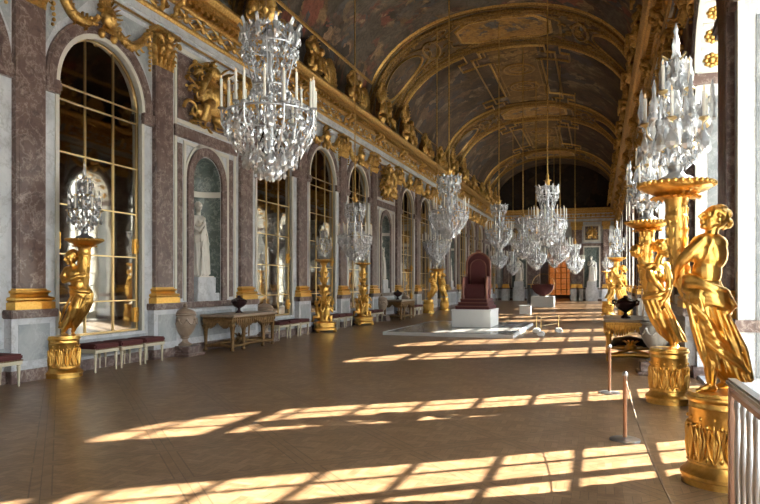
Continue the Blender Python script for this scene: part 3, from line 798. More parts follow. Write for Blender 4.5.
for s in (0, 1):
    for k in range(-1 if s == 0 else 2, KMAX + 1):
        big = k in NICHE or (k - 1) in NICHE; loc, rot = side(s, pil(k))
        wordn = {0: 'mirror', 1: 'window'}[s]
        o = link('gilded_sculpture', m_gr[0 if big else 1], None, (.30 if s == 0 else HW - .30, loc[1], 8.17), rot)
        edge = 'tall' if big else 'small'
        o['label'] = '%s gilded carved children on the %s wall cornice, %s' % (edge, wordn, ['end bay', 'just outside the picture', 'above the edge pilaster', 'over the lone stool', 'over the first big mirror', 'between first mirror and first niche', 'just past the first niche', 'over the first tripod torchere', 'over the second tripod torchere', 'just before the second niche', 'just past the second niche', 'one pilaster past the second niche', 'two pilasters past the second niche', 'just before the third niche', 'just past the third niche', 'one pilaster past the third niche', 'two pilasters past the third niche', 'just before the last niche', 'just past the last niche'][k - KMIN])
        if s == 1: o['label'] = o['label'].replace('the window wall cornice, ', 'window side cornice, opposite those ')
        tag(o, None, 'sculpture', 'carved children groups along the %s wall cornice' % wordn)
    for k in range(0, KMAX + 1):
        if k in NICHE: continue
        loc, rot = side(s, bay(k))
        link('gilt_shell', m_shell, ents[s], (.35, (1 if s == 0 else -1) * (loc[1] - (YN + YF) / 2), 8.62))

# ---- end walls
XC = HW / 2
def endwall(name, y, sgn, rarch):
    w = MB(); x0, x1 = -.7, HW + .95
    p = MB().arch_panel(0, .5, x0 - XC, x1 - XC, -.2, 8.2, rarch, 4.6, 0)
    m = Matrix.Translation((XC, y, 0)) @ Matrix.Rotation(-PI / 2 * sgn, 4, 'Z')
    p.xform(Matrix.Translation((0, 0, 0)), 0)
    w.add([tuple(Matrix.Translation((XC, y, 0)) @ Matrix(((0, -1, 0, 0), (-sgn, 0, 0, 0), (0, 0, 1, 0), (0, 0, 0, 1))) @ Vector((v[0] - .5, v[1], v[2]))) for v in p.v], p.f)
    return w
wall_far = tag(endwall('wall_far', YF, 1, 1.3).build('wall_far', 'white_marble'), kind='structure')
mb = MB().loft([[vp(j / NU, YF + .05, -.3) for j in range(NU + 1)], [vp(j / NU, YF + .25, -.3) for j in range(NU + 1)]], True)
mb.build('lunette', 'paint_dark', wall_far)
def fw(name, mat, parts, smooth=None, parent=None):
    mb = MB()
    for x0, x1, d, z0, z1 in parts: mb.box(XC + x0, XC + x1, YF - d, YF + .01, z0, z1, .008)
    return mb.build(name, mat, parent or wall_far, smooth)
ent_f = fw('trim_3', 'white_marble', [(-XC, XC, .30, 7.0, 7.74)]); ent_f.parent = None; tag(ent_f, kind='structure')
fw('far_cornice', 'gold_old', [(-XC, XC, .40, 7.74, 7.9), (-XC, XC, .62, 7.9, 8.06), (-XC, XC, .72, 8.06, 8.18), (-XC, XC, .38, 7.26, 7.36), (-XC, XC, .33, 7.0, 7.04)], parent=ent_f)
mb = MB(); rr = random.Random(5)
for i in range(26):
    x = .3 + i * (HW - .6) / 25; mb.ball((x, YF - .32, 7.55), (.13, .07, .14), 8, 6); mb.ball((x + .2, YF - .32, 7.55), (.07, .05, .09), 8, 6)
mb.build('far_frieze_ornament', 'gold_old', ent_f, 60)
for x in (-1.72, 1.72, -4.35, 4.35, -2.15, 2.15):
    w_ = .17 if abs(x) in (2.15, ) else .26
    q = fw('end_pilaster', 'red_marble', [(x - w_, x + w_, .22, 1.5, 6.3)])
    fw('end_pilaster_base', 'gold', [(x - w_ - .08, x + w_ + .08, .31, 1.17, 1.34), (x - w_ - .04, x + w_ + .04, .27, 1.34, 1.5)], parent=q)
    fw('end_pilaster_capital', 'gold_old', [(x - w_ - .02, x + w_ + .02, .28, 6.3, 6.6), (x - w_ - .1, x + w_ + .1, .34, 6.6, 6.98)], parent=q)
    fw('end_pedestal', 'white_marble', [(x - w_ - .1, x + w_ + .1, .30, 0, 1.05)])
fw('end_dado_cap', 'red_marble', [(-XC, -1.35, .2, 1.03, 1.17), (1.35, XC, .2, 1.03, 1.17), (-XC, -1.35, .18, 0, .2), (1.35, XC, .18, 0, .2)])
for x in (-3.15, 3.15):
    fw('end_niche_surround', 'red_marble', [(x - 1.0, x - .72, .12, 1.17, 5.1), (x + .72, x + 1.0, .12, 1.17, 5.1), (x - 1.0, x + 1.0, .12, 4.85, 5.1)])
    fw('end_niche_panel', 'green_marble', [(x - .62, x + .62, .03, 1.2, 4.75)])
    fw('end_niche_bead', 'stone', [(x - .72, x - .62, .14, 1.17, 4.85), (x + .62, x + .72, .14, 1.17, 4.85), (x - .72, x + .72, .14, 4.75, 4.86), (x - .7, x - .55, .12, 5.35, 6.7), (x + .55, x + .7, .12, 5.35, 6.7), (x - .7, x + .7, .12, 6.6, 6.75), (x - .7, x + .7, .12, 5.25, 5.4)])
    fw('end_relief_panel', 'red_marble', [(x - .55, x + .55, .05, 5.4, 6.6)])
    fw('end_plinth', 'white_marble', [(x - .5, x + .5, .62, 0, 1.2), (x - .4, x + .4, .56, 1.2, 1.74)])
    fw('end_dado_inset', 'grey_marble', [(x - 1.2, x - .6, .03, .34, .93), (x + .6, x + 1.2, .03, .34, .93)])
    o = link('trophy_relief', m_trophies[0], None, (XC + x, YF - .05, 6.0), -PI / 2, (.8, .5, .75))
    tag(o, 'small gilded trophy in the panel above the %s niche of the end wall' % ('mirror side' if x < 0 else 'window side'), 'relief', 'trophies on the end wall')
mb = MB()
st = len(mb.v); mb.arch_ring(1.3, 1.5, 4.6, 0, .08)
for sg in (-1, 1): mb.box(0, .08, *sorted((sg * 1.3, sg * 1.5)), 0, 4.6)
mb.v = [(XC + v[1], YF - v[0], v[2]) for v in mb.v]; mb.build('end_archivolt', 'red_marble', wall_far, 40)
# room seen through the end arch
mb = MB(); yb = YF + 10
mb.box(XC - 4, XC - 3.8, YF + .5, yb, 0, 8).box(XC + 3.8, XC + 4, YF + .5, yb, 0, 8).box(XC - 4, XC + 4, YF + .5, yb, 8, 8.2)
p = MB().arch_panel(0, .5, -4, 4, 0, 8.2, 1.25, 4.6, .3); mb.add([(XC + v[1], yb + v[0], v[2]) for v in p.v], p.f)
tag(mb.build('wall_salon', 'white_marble'), kind='structure')
nwin = len(ARCHES) + 1
mb = MB()
for x in (-1.2, -.62, -.04, .54, 1.12): mb.box(XC + x, XC + x + .08, yb + .2, yb + .26, .3, 5.6)
for i in range(10): mb.box(XC - 1.25, XC + 1.25, yb + .2, yb + .26, .3 + .58 * i, .36 + .58 * i)
wd = tag(mb.build('window_%d' % nwin, 'frame_paint'), kind='structure')
MB().box(XC - 1.25, XC + 1.25, yb + .22, yb + .23, .3, 5.9).build('window_pane', 'glass', wd)
MB().box(XC - 1.3, XC + 1.3, yb + .30, yb + .31, .3, 6.2).build('window_blind', 'tint_blind', wd)
w = MB(); w.box(-.7, HW + .95, YN - .5, YN, -.2, 12.6)
wall_near = tag(w.build('wall_near', 'white_marble'), kind='structure')
tag(MB().box(HW + 1, 260, -160, 260, -6.2, -6).build('ground', 'terrace'), kind='structure')
# ================================================================== figures
def chain(mb, pts, rad, seg=12): mb.tube(pts, rad, seg, 1., True)
def hand(mb, wrist, d, n, size=.1):
    """palm, four bent fingers and a thumb; d points along the hand, n out of the back of it"""
    w, d, n = Vector(wrist), Vector(d).normalized(), Vector(n).normalized(); sd = d.cross(n).normalized(); k = size / .1
    for i in range(4):
        q = w + sd * (i - 1.5) * .019 * k
        chain(mb, [w + sd * (i - 1.5) * .010 * k, q + d * .075 * k], [.016 * k, .013 * k], 8)
        L = (.062, .075, .07, .055)[i] * k
        chain(mb, [q + d * .075 * k, q + d * (.075 * k + L * .5) - n * .012 * k, q + d * (.075 * k + L * .75) - n * .05 * k], [.011 * k, .0095 * k, .008 * k], 8)
    chain(mb, [w + sd * .02 * k, w + sd * .042 * k + d * .035 * k - n * .012 * k, w + sd * .045 * k + d * .07 * k - n * .03 * k], [.014 * k, .012 * k, .009 * k], 8)
def head(mb, hair, c, r, face, up=(0, 0, 1), bun=True):
    """head of radius r at c looking along face; hair goes to its own solids"""
    c = Vector(c); f = Vector(face).normalized(); u = Vector(up); u = (u - f * u.dot(f)).normalized(); s = f.cross(u)
    P = lambda a, b_, h: c + f * a * r + s * b_ * r + u * h * r
    def e(m, p, ra):
        st = len(m.v); m.ball((0, 0, 0), (ra[0] * r, ra[1] * r, ra[2] * r), 14, 10)
        mt = Matrix((f, s, u)).transposed().to_4x4(); m.xform(Matrix.Translation(p) @ mt, st)
    e(mb, P(-.06, 0, .14), (.98, .80, .98)); e(mb, P(.30, 0, -.36), (.58, .60, .70)); e(mb, P(.68, 0, -.84), (.26, .26, .21))
    chain(mb, [P(.86, 0, .22), P(1.10, 0, -.06), P(1.27, 0, -.22), P(1.05, 0, -.27)], [.10 * r, .14 * r, .15 * r, .14 * r], 8)
    chain(mb, [P(.86, -.42, .22), P(.93, 0, .25), P(.86, .42, .22)], [.10 * r, .10 * r, .10 * r], 8)
    e(mb, P(.93, 0, -.49), (.15, .26, .075)); e(mb, P(.91, 0, -.62), (.14, .21, .07))
    for sg in (-1, 1):
        e(mb, P(.78, sg * .34, .04), (.13, .16, .09)); e(mb, P(.02, sg * .80, -.08), (.17, .08, .27)); e(mb, P(.55, sg * .42, -.30), (.24, .20, .24))
    rr = random.Random(int(abs(c.x * 977) + abs(c.z * 131)))
    for i in range(46):
        th = rr.uniform(.2, 2.9); ph = rr.uniform(-1.25, 1.25)
        a, b_, h = -math.sin(ph + .0) * .0, 0, 0
        d = Vector((math.cos(th) * .95, 0, 0))
        lon = rr.uniform(-1.9, 1.9); lat = rr.uniform(.0, 1.45)
        x, y, z = -math.cos(lat) * math.cos(lon) , math.cos(lat) * math.sin(lon), math.sin(lat)
        if x > .35 and z < .72: continue
        p0 = P(x * .98 - .04, y * .82, z * 1.02 + .14); p1 = P(x * 1.02 - .32, y * .84, z * .90 - .02)
        chain(hair, [p0, (p0 + p1) / 2 + (p0 - c) * .10, p1], [.12 * r, .15 * r, .11 * r], 7)
    e(hair, P(-.18, 0, .26), (.90, .84, .92))
    if bun: e(hair, P(-1.12, 0, .02), (.42, .44, .44)); chain(hair, [P(-.7, .4, -.1), P(-1.0, .1, -.42), P(-.8, -.3, -.3)], [.16 * r, .2 * r, .15 * r])
def robe(levels, nf, tw=0., seg=72, seed=0):
    """folded cloth: closed rings (cx, cy, z, rx, ry, fold depth) lofted with pleats that drift and fork"""
    rr = random.Random(seed); ph = [rr.uniform(0, 6) for _ in range(4)]; n = len(levels); rings = []
    SUB = 6
    for i in range((n - 1) * SUB + 1):
        t = i / SUB; j = min(n - 2, int(t)); f = t - j
        g = f * f * (3 - 2 * f); L = [levels[j][q] + (levels[j + 1][q] - levels[j][q]) * (g if q > 2 else f) for q in range(6)]
        ring = []
        for k in range(seg):
            a = 2 * PI * k / seg
            w = .6 * math.cos(nf * a + ph[0] + tw * t) + .4 * math.cos((nf * 1 + 3) * a + ph[1] + tw * 1.7 * t) + .35 * math.cos(5 * a + ph[2] - t)
            s_ = 1 + L[5] * (abs(w) * 1.4 - .5)
            ring.append((L[0] + L[3] * math.cos(a) * s_, L[1] + L[4] * math.sin(a) * s_, L[2] + .012 * math.sin(3 * a + ph[3]) * (i == 0)))
        rings.append(ring)
    return MB().loft(rings)
def sash(mb, c, rx, ry, tilt, tdir, r, n=5, seed=0, a0=0, a1=2 * PI):
    rr = random.Random(seed)
    for q in range(n):
        pts = []; off = (q - (n - 1) / 2) * r * .95; k = rr.uniform(.96, 1.06)
        for i in range(25):
            a = a0 + (a1 - a0) * i / 24; x, y = rx * math.cos(a) * k, ry * math.sin(a) * k
            pts.append((c[0] + x, c[1] + y, c[2] + off + tilt * math.cos(a - tdir) + .012 * math.sin(3 * a + q)))
        mb.tube(pts, [r * rr.uniform(.75, 1.1)] * 25, 8)
def pedestal(parent, r=.24, h=.73):
    k = r / .24
    mb = MB().lathe([(0, 0), (.285 * k, 0), (.285 * k, .05), (.295 * k, .06), (.295 * k, .085), (.27 * k, .11), (.255 * k, .12), (.245 * k, .14), (.24 * k, .15), (.232 * k, .16), (.232 * k, h - .13), (.238 * k, h - .12),
                     (.232 * k, h - .11), (.232 * k, h - .075), (.25 * k, h - .06), (.255 * k, h - .045), (.25 * k, h - .03), (.24 * k, h - .025), (.235 * k, h), (0, h)], 48)
    p = mb.build('pedestal', 'gold', parent, 40)
    key = 'drum relief %g' % r
    me = bpy.data.meshes.get(key)
    if me is None:
        mb = MB(); N = 14; R_ = .235 * k
        def S(a, z, o=0.): return ((R_ + o) * math.cos(a), (R_ + o) * math.sin(a), z)
        for i in range(N):
            a = 2 * PI * i / N; w = PI / N
            for sg in (-1, 1):
                mb.tube([S(a, .2), S(a + sg * w * .5, .25, .006), S(a + sg * w * .8, .36, .008), S(a + sg * w * .45, .46, .01), S(a + sg * w * .15, .40, .012), S(a + sg * w * .4, .36, .01)], [.012, .014, .014, .014, .012, .010], 6)
                mb.tube([S(a, .2), S(a + sg * w * .25, .30, .006), S(a + sg * w * .3, .38, .004)], [.010, .012, .006], 6)
            mb.tube([S(a, .19), S(a, .31, .010), S(a, .49, .004)], [.012, .016, .008], 6); mb.ball(S(a + w, .22, .0), (.018, .018, .025), 8, 6); mb.ball(S(a + w, .47, .002), .02, 8, 6); mb.ball(S(a, .53), .016, 6, 5)
            mb.tube([S(a - w * .9, .175), S(a, .175, .006), S(a + w * .9, .175)], [.010] * 3, 6)
        me = mb.mesh(key, 'gold', 60)
    link('drum_relief', me, p)
def horn(parent, pts, rad, bowl, br=.27, child=True):
    """cornucopia shaft with a leafy skin and the round dish it carries"""
    mb = MB(); mb.tube(pts, rad, 20)
    P = [Vector(p) for p in pts]; n = len(P)
    for i in range(n - 1):
        d = (P[i + 1] - P[i]); L = d.length; d.normalize(); a = d.orthogonal().normalized(); b_ = d.cross(a)
        m = max(1, int(L / .07))
        for q in range(m):
            t = q / m; c = P[i].lerp(P[i + 1], t); r = rad[i] + (rad[i + 1] - rad[i]) * t; K = 9
            for j in range(K):
                an = 2 * PI * (j + .5 * ((i + q) % 2)) / K; o = a * math.cos(an) + b_ * math.sin(an)
                leaf(mb, c + o * r * .93, -d if d.z < 0 else d, o, r * .20, .085, .012, 4)
    h = mb.build('cornucopia', 'gold', parent, 60)
    c = bowl; rb = br
    mb = MB().lathe([(0, -.30), (rad[0] * 1.02, -.30), (rad[0] * 1.12, -.27), (rad[0] * 1.12, -.255), (rad[0], -.24), (rad[0] * 1.02, -.16), (rad[0] * 1.25, -.11), (rb * .62, -.075), (rb * .88, -.045), (rb * .98, -.02), (rb, .0), (rb * .97, .015), (rb * .9, .012), (rb * .5, .0), (0, 0)], 40, c)
    d = mb.build('dish', 'gold', parent, 45)
    mb = MB()
    for j in range(34): a = 2 * PI * j / 34; mb.ball((c[0] + rb * math.cos(a), c[1] + rb * math.sin(a), c[2] + .0), (.026, .026, .022), 8, 6)
    for j in range(18): a = 2 * PI * j / 18; leaf(mb, (c[0] + rb * .34 * math.cos(a), c[1] + rb * .34 * math.sin(a), c[2] - .11), (math.cos(a), math.sin(a), .16), (0, 0, -1), .026, rb * .5, .02, 4)
    mb.build('gadroon_rim', 'gold', d, 60)
VOX = .0075
def torch_figure(loc):
    """turns a point of the picture at depth dy from the torchere's axis into its own frame"""
    x, y = loc[0] - CAMX, loc[1]; d0, r0 = y * CY - x * SY, x * CY + y * SY
    return lambda px, py, dy=0.: Vector(((px - 380) / FPX * (d0 + dy) - r0, dy, EYE + (HORIZON - py) / FPX * (d0 + dy)))
def make_torch_a(t):
    """woman seen from behind, arms round the horn, drapery blown back"""
    pedestal(t)
    P = torch_figure(t.location)
    b = MB(); hr = MB()
    chain(b, [P(701, 300, 0), P(705, 326, -.02), P(708, 350, -.03), P(711, 362, -.02), P(711, 383, .01)], [.100, .086, .062, .060, .036])
    chain(b, [P(713, 388, .02), P(706, 388, -.01), P(698, 391, -.03)], [.034, .032, .020])
    for i in range(5): chain(b, [P(701 + i * .8, 390.2, -.055 + i * .018), P(696.5 + i * 1.0, 391.4, -.065 + i * .019)], [.012, .010], 8)
    chain(b, [P(708, 300, .10), P(716, 335, .14), P(717, 350, .15), P(725, 380, .2)], [.10, .08, .06, .036]); chain(b, [P(726, 384, .2), P(716, 389, .17), P(711, 391, .16)], [.034, .03, .02])
    b.ball(P(704, 293, .03), (.145, .13, .13), 16, 10); b.ball(P(700, 298, -.05), (.085, .08, .095), 12, 8); b.ball(P(711, 299, -.05), (.085, .08, .095), 12, 8)
    b.ball(P(707, 272, .03), (.115, .092, .14), 16, 10); b.ball(P(710, 254, .03), (.140, .105, .15), 16, 10); b.ball(P(709, 244, .02), (.150, .09, .09), 16, 10)
    b.ball(P(701, 251, -.045), (.055, .035, .085), 12, 8, (0, .3, 0)); b.ball(P(716, 253, -.045), (.055, .035, .085), 12, 8, (0, -.2, 0))
    chain(b, [P(710, 240, .02), P(712, 231, .02), P(714, 224, .02)], [.058, .048, .050])
    chain(b, [P(703, 241, -.03), P(691, 252, -.02), P(681, 262, .02)], [.062, .055, .044]); chain(b, [P(681, 262, .02), P(677, 269, .08), P(676, 276, .13)], [.044, .038, .027])
    hand(b, P(676, 276, .13), (.15, .75, -.35), (-.9, 0, .3), .105)
    chain(b, [P(720, 244, .10), P(712, 256, .26), P(694, 258, .30)], [.058, .05, .04]); chain(b, [P(694, 258, .3), P(684, 252, .26)], [.038, .028]); hand(b, P(684, 252, .26), (-.7, -.5, .3), (0, 1, .4), .1)
    head(b, hr, P(714.5, 219, .02), .104, (-.92, -.10, .30), (.3, 0, 1))
    me = remesh(b, .0055, 'figure body', 'gold', 4, .5); f = link('figure', me, t)
    link('hair', remesh(hr, .007, 'figure hair', 'gold', 2, .4), f)
    lv = []
    for py, x0, x1, ry, fa in ((281, 691, 722, .13, .05), (292, 689, 726, .15, .06), (308, 692, 728, .155, .09), (330, 698, 734, .15, .13), (350, 706, 741, .14, .16), (366, 715, 748, .13, .18), (381, 727, 753, .12, .2)):
        c = P((x0 + x1) / 2, py); lv.append((c.x, .05, c.z, (x1 - x0) / 252., ry, fa))
    d = robe(lv, 7, .55, 84, 3); s_ = MB()
    c = P(708, 293); sash(d, (c.x, .03, c.z), .150, .150, .075, PI, .027, 5, 2)
    c = P(709, 303); sash(d, (c.x, .02, c.z), .152, .150, .05, PI, .022, 3, 5)
    rr = random.Random(21)
    for q in range(7):    # long folds from the hip to the hem, unequal and drifting
        x0, x1 = 690 + q * 5.6 + rr.uniform(-2, 2), 703 + q * 7.6 + rr.uniform(-2.5, 2.5); dy = -.125 + .013 * abs(q - 3); w_ = rr.uniform(.014, .034)
        chain(d, [P(x0, 300 + rr.uniform(-4, 14), dy), P(x0 * .6 + x1 * .4 + rr.uniform(-2, 2), 326, dy - .012), P(x0 * .2 + x1 * .8, 350, dy + .02), P(x1 + 2, 366 + q * 2.2, dy + .05)], [w_ * .5, w_, w_ * 1.1, w_ * .6], 8)
    for q in range(5):    # cross folds swept back from the standing leg
        chain(d, [P(692 + q * 3, 304 + q * 9, -.10), P(706 + q * 4, 318 + q * 9, -.15), P(722 + q * 5, 340 + q * 7, -.11), P(736 + q * 4, 362 + q * 4, -.03)], [.010, .020, .020, .010], 8)
    chain(d, [P(726, 296, -.08), P(731, 306, -.06), P(726, 312, -.1)], [.04, .05, .035])
    link('drapery', remesh(d, .0075, 'drapery', 'gold', 3, .45), t)
    pts = [P(677, 206, .20), P(677, 225, .20), P(677.5, 245, .20), P(680, 265, .20), P(684, 285, .18), P(692, 305, .14), P(700, 318, .10)]
    horn(t, pts, [.078, .080, .080, .074, .062, .045, .02], tuple(P(676, 185, .20)), .285)
def make_torch_b(t):
    """girl leaning beside the horn, near arm hanging, head turned to the hall"""
    pedestal(t)
    P = torch_figure(t.location)
    b = MB(); hr = MB()
    chain(b, [P(656, 304, -.02), P(660, 318, -.09), P(664, 326, -.09), P(670, 336, -.02), P(673, 345, .0)], [.095, .08, .06, .058, .036]); chain(b, [P(674, 347.5, .02), P(671, 348.5, -.05), P(669, 349.5, -.11)], [.034, .032, .02])
    chain(b, [P(662, 304, .08), P(668, 324, .08), P(676, 342, .12)], [.095, .065, .036]); chain(b, [P(677, 347, .12), P(676, 349, .04)], [.034, .022])
    b.ball(P(658, 300, .02), (.15, .13, .13), 16, 10); b.ball(P(655.5, 287, .01), (.115, .10, .14), 16, 10); b.ball(P(656, 275, .0), (.135, .11, .15), 16, 10)
    for x in (652.5, 659.5): b.ball(P(x, 275, -.085), (.06, .055, .06), 10, 8)
    chain(b, [P(657, 268, 0), P(659, 259, -.01), P(662, 253, -.02)], [.055, .046, .048]); chain(b, [P(649, 267, .02), P(666, 266, .02)], [.065, .065])
    chain(b, [P(666, 267, .0), P(669, 279, -.05), P(669.5, 287, -.06)], [.058, .05, .042]); chain(b, [P(669.5, 287, -.06), P(667, 296, -.11), P(664, 301, -.14)], [.042, .036, .026]); hand(b, P(664, 301, -.14), (-.25, -.1, -1), (.5, -1, 0), .1)
    chain(b, [P(650, 267, .02), P(643, 263, .06), P(640, 256, .1)], [.055, .048, .04]); chain(b, [P(640, 256, .1), P(643, 246, .06)], [.04, .028]); hand(b, P(643, 246, .06), (.3, .2, .9), (0, -1, .2), .1)
    head(b, hr, P(663.5, 248.5, -.03), .105, (.75, -.62, -.2), (0, 0, 1))
    f = link('figure', remesh(b, VOX, 'girl body', 'gold', 5, .5), t); link('hair', remesh(hr, .007, 'girl hair', 'gold', 2, .4), f)
    lv = []
    for py, x0, x1, ry, fa in ((290, 648, 666, .13, .06), (298, 646, 669, .155, .09), (310, 648, 672, .16, .13), (322, 654, 677, .15, .16), (332, 661, 682, .13, .18), (342, 670, 687, .11, .2)):
        c = P((x0 + x1) / 2, py); lv.append((c.x, .05, c.z, (x1 - x0) / 147.6, ry, fa))
    d = robe(lv, 7, .6, 80, 8); c = P(657, 296); sash(d, (c.x, .02, c.z), .152, .15, -.06, PI, .028, 4, 4)
    for q in range(7):
        x0, x1 = 648 + q * 3.2 + (q * 7 % 3 - 1) * 1.0, 661 + q * 3.6 + (q * 5 % 3 - 1) * 1.2; dy = -.13 + .012 * abs(q - 3)
        chain(d, [P(x0, 301, dy), P(x0 * .5 + x1 * .5, 318, dy - .01), P(x1, 334 + q, dy + .05)], [.016, .024, .014], 8)
    chain(d, [P(650, 272, -.10), P(657, 284, -.12), P(666, 294, -.10)], [.03, .035, .03])
    link('drapery', remesh(d, .0075, 'girl drapery', 'gold', 3, .45), t)
    pts = [P(646.5, 236, .10), P(645.5, 252, .12), P(645, 268, .14), P(647, 284, .15), P(651, 300, .14), P(657, 312, .1)]
    horn(t, pts, [.085, .090, .088, .075, .055, .03], tuple(P(647.5, 222.5, .10)), .28)
    mb = MB(); c = P(637, 251, .02); mb.ball(c, (.07, .07, .085), 12, 8); mb.ball(P(634.5, 252, -.03), .03, 8, 6)
    for i in range(8): a = i * PI / 4; mb.ball(c + Vector((.06 * math.cos(a), .02, .06 * math.sin(a))), .035, 8, 6)
    mb.build('mask', 'gold', t, 60)
def make_torch_c(t):
    """youth hugging the horn, legs trailing"""
    pedestal(t, .26, .70)
    P = torch_figure(t.location)
    b = MB(); hr = MB()
    chain(b, [P(79, 298, -.03), P(75, 308, -.11), P(71.5, 317, -.12), P(67, 325, -.06), P(63, 332, -.02)], [.098, .085, .062, .060, .036]); chain(b, [P(62.5, 334, -.02), P(66, 335, -.10), P(68, 335.5, -.14)], [.034, .032, .02])
    chain(b, [P(83, 299, .06), P(79, 316, .06), P(73, 331, .1)], [.095, .065, .036]); chain(b, [P(73, 334, .1), P(75, 335.5, .0)], [.034, .022])
    b.ball(P(81, 295, .0), (.15, .13, .13), 16, 10); b.ball(P(77.5, 285, -.01), (.12, .10, .14), 16, 10); b.ball(P(74.5, 275, -.02), (.15, .12, .15), 16, 10)
    chain(b, [P(74, 270, -.02), P(72.5, 264, -.03)], [.056, .05]); chain(b, [P(67, 270, -.02), P(82, 268, .0)], [.066, .06])
    chain(b, [P(67, 270, -.03), P(62.5, 277, -.10), P(64, 281, -.14)], [.058, .05, .044]); chain(b, [P(64, 281, -.14), P(71, 279, -.17), P(78, 276, -.14)], [.044, .036, .027]); hand(b, P(78, 276, -.14), (.8, .35, .2), (.1, -1, .2), .1)
    chain(b, [P(82, 268, 0), P(87, 274, .0), P(88, 266, -.03)], [.056, .05, .04]); hand(b, P(88, 266, -.03), (-.4, 0, .9), (1, 0, .2), .1)
    head(b, hr, P(71.5, 257.5, -.05), .115, (-.55, -.8, -.15), (0, 0, 1))
    f = link('figure', remesh(b, VOX, 'youth body', 'gold', 5, .5), t); link('hair', remesh(hr, .008, 'youth hair', 'gold', 2, .4), f)
    lv = []
    for py, x0, x1, ry, fa in ((287, 71, 88, .13, .06), (294, 70, 91, .155, .1), (302, 71, 90, .16, .13), (311, 68, 86, .15, .16), (319, 63, 81, .13, .18), (328, 57, 74, .11, .2)):
        c = P((x0 + x1) / 2, py); lv.append((c.x, .05, c.z, (x1 - x0) / 118., ry, fa))
    d = robe(lv, 7, -.6, 80, 12); c = P(80, 292); sash(d, (c.x, .0, c.z), .155, .15, -.05, 0, .03, 4, 4)
    for q in range(7):
        x0, x1 = 72 + q * 2.7 + (q * 7 % 3 - 1) * .8, 60 + q * 3.0 + (q * 5 % 3 - 1); dy = -.13 + .012 * abs(q - 3)
        chain(d, [P(x0, 296, dy), P(x0 * .5 + x1 * .5, 308, dy - .01), P(x1, 324, dy + .05)], [.016, .024, .014], 8)
    link('drapery', remesh(d, .0075, 'youth drapery', 'gold', 3, .45), t)
    pts = [P(84.5, 250, -.02), P(84, 260, -.02), P(83.5, 272, .0), P(84, 284, .05), P(85, 296, .08), P(82, 306, .08)]
    horn(t, pts, [.095, .10, .095, .08, .055, .03], tuple(P(84.5, 240, -.02)), .29)
def make_tripod(t):
    """gilt tripod: stepped plinth on feet, seated children, knopped shaft and dish"""
    def tri(r, z, k=.35, n=24): return [(r * (1 + k * .22 * math.cos(3 * 2 * PI * i / n)) * math.cos(2 * PI * i / n), r * (1 + k * .22 * math.cos(3 * 2 * PI * i / n)) * math.sin(2 * PI * i / n), z) for i in range(n)]
    mb = MB().loft([tri(.36, .07), tri(.38, .08), tri(.38, .14), tri(.34, .17), tri(.34, .24), tri(.37, .26), tri(.37, .31), tri(.30, .34), tri(.24, .36)])
    p = mb.build('plinth', 'gold', t, 40)
    for i in range(3):
        a = 2 * PI * i / 3; MB().ball((.36 * math.cos(a), .36 * math.sin(a), .04), (.07, .07, .04), 10, 6).build('foot', 'gold', p, 60)
    for i in range(3):
        a = 2 * PI * i / 3 + PI / 3; m = MB(); c, s_ = math.cos(a), math.sin(a)
        Q = lambda r, w, z: (r * c - w * s_, r * s_ + w * c, z)
        chain(m, [Q(.17, 0, .48), Q(.20, 0, .62), Q(.21, 0, .76)], [.10, .09, .09]); m.ball(Q(.24, 0, .93), (.075, .075, .085), 12, 8); chain(m, [Q(.21, 0, .78), Q(.23, 0, .88)], [.045, .04])
        for sg in (-1, 1):
            chain(m, [Q(.20, sg * .05, .48), Q(.33, sg * .08, .50), Q(.35, sg * .08, .36)], [.065, .055, .03]); chain(m, [Q(.21, sg * .10, .78), Q(.24, sg * .19, .66), Q(.20, sg * .22, .80)], [.045, .038, .028])
            chain(m, [Q(.35, sg * .08, .36), Q(.40, sg * .09, .35)], [.028, .018])
        for j in range(10): m.ball(Q(.24 - .05 * math.cos(j), .06 * math.sin(j * 1.7), .99 + .02 * math.cos(j * 2)), .03, 7, 5)
        link('seated_child', remesh(m, .014, 'seated child', 'gold', 3, .45), t)
    mb = MB().lathe([(.16, .34), (.13, .5), (.12, .7), (.10, .86), (.15, .95), (.17, 1.02), (.12, 1.08), (.08, 1.12), (.09, 1.2), (.13, 1.32), (.14, 1.42), (.10, 1.52), (.075, 1.58), (.10, 1.62), (.075, 1.68), (.085, 1.8), (.11, 1.95), (.115, 2.02), (.08, 2.1), (.07, 2.14), (.10, 2.2), (.13, 2.26)], 20)
    sh = mb.build('shaft', 'gold', t, 50)
    mb = MB()
    for z, r, h in ((1.0, .15, .22), (1.2, .10, .2), (1.62, .09, .22), (1.82, .09, .2), (1.4, .13, .16)):
        for j in range(9): a = 2 * PI * j / 9 + z; leaf(mb, (r * math.cos(a), r * math.sin(a), z), (0, 0, 1), (math.cos(a), math.sin(a), 0), .035, h, .07, 4)
    for j in range(3):
        a = 2 * PI * j / 3; pts = []
        for i in range(14): an = i * .42; rr_ = .10 * (1 - i / 18); pts.append(((.22 + rr_ * math.cos(an)) * math.cos(a), (.22 + rr_ * math.cos(an)) * math.sin(a), .92 + .35 * i / 14 * 0 + .14 * math.sin(an)))
        mb.tube(pts, .025, 6)
    mb.build('acanthus', 'gold', sh, 60)
    mb = MB().lathe([(.06, 2.22), (.14, 2.27), (.24, 2.30), (.285, 2.33), (.29, 2.36), (.26, 2.37), (0, 2.36)], 32)
    for j in range(24): a = 2 * PI * j / 24; mb.ball((.285 * math.cos(a), .285 * math.sin(a), 2.345), .026, 8, 6)
    mb.build('dish', 'gold', t, 45)

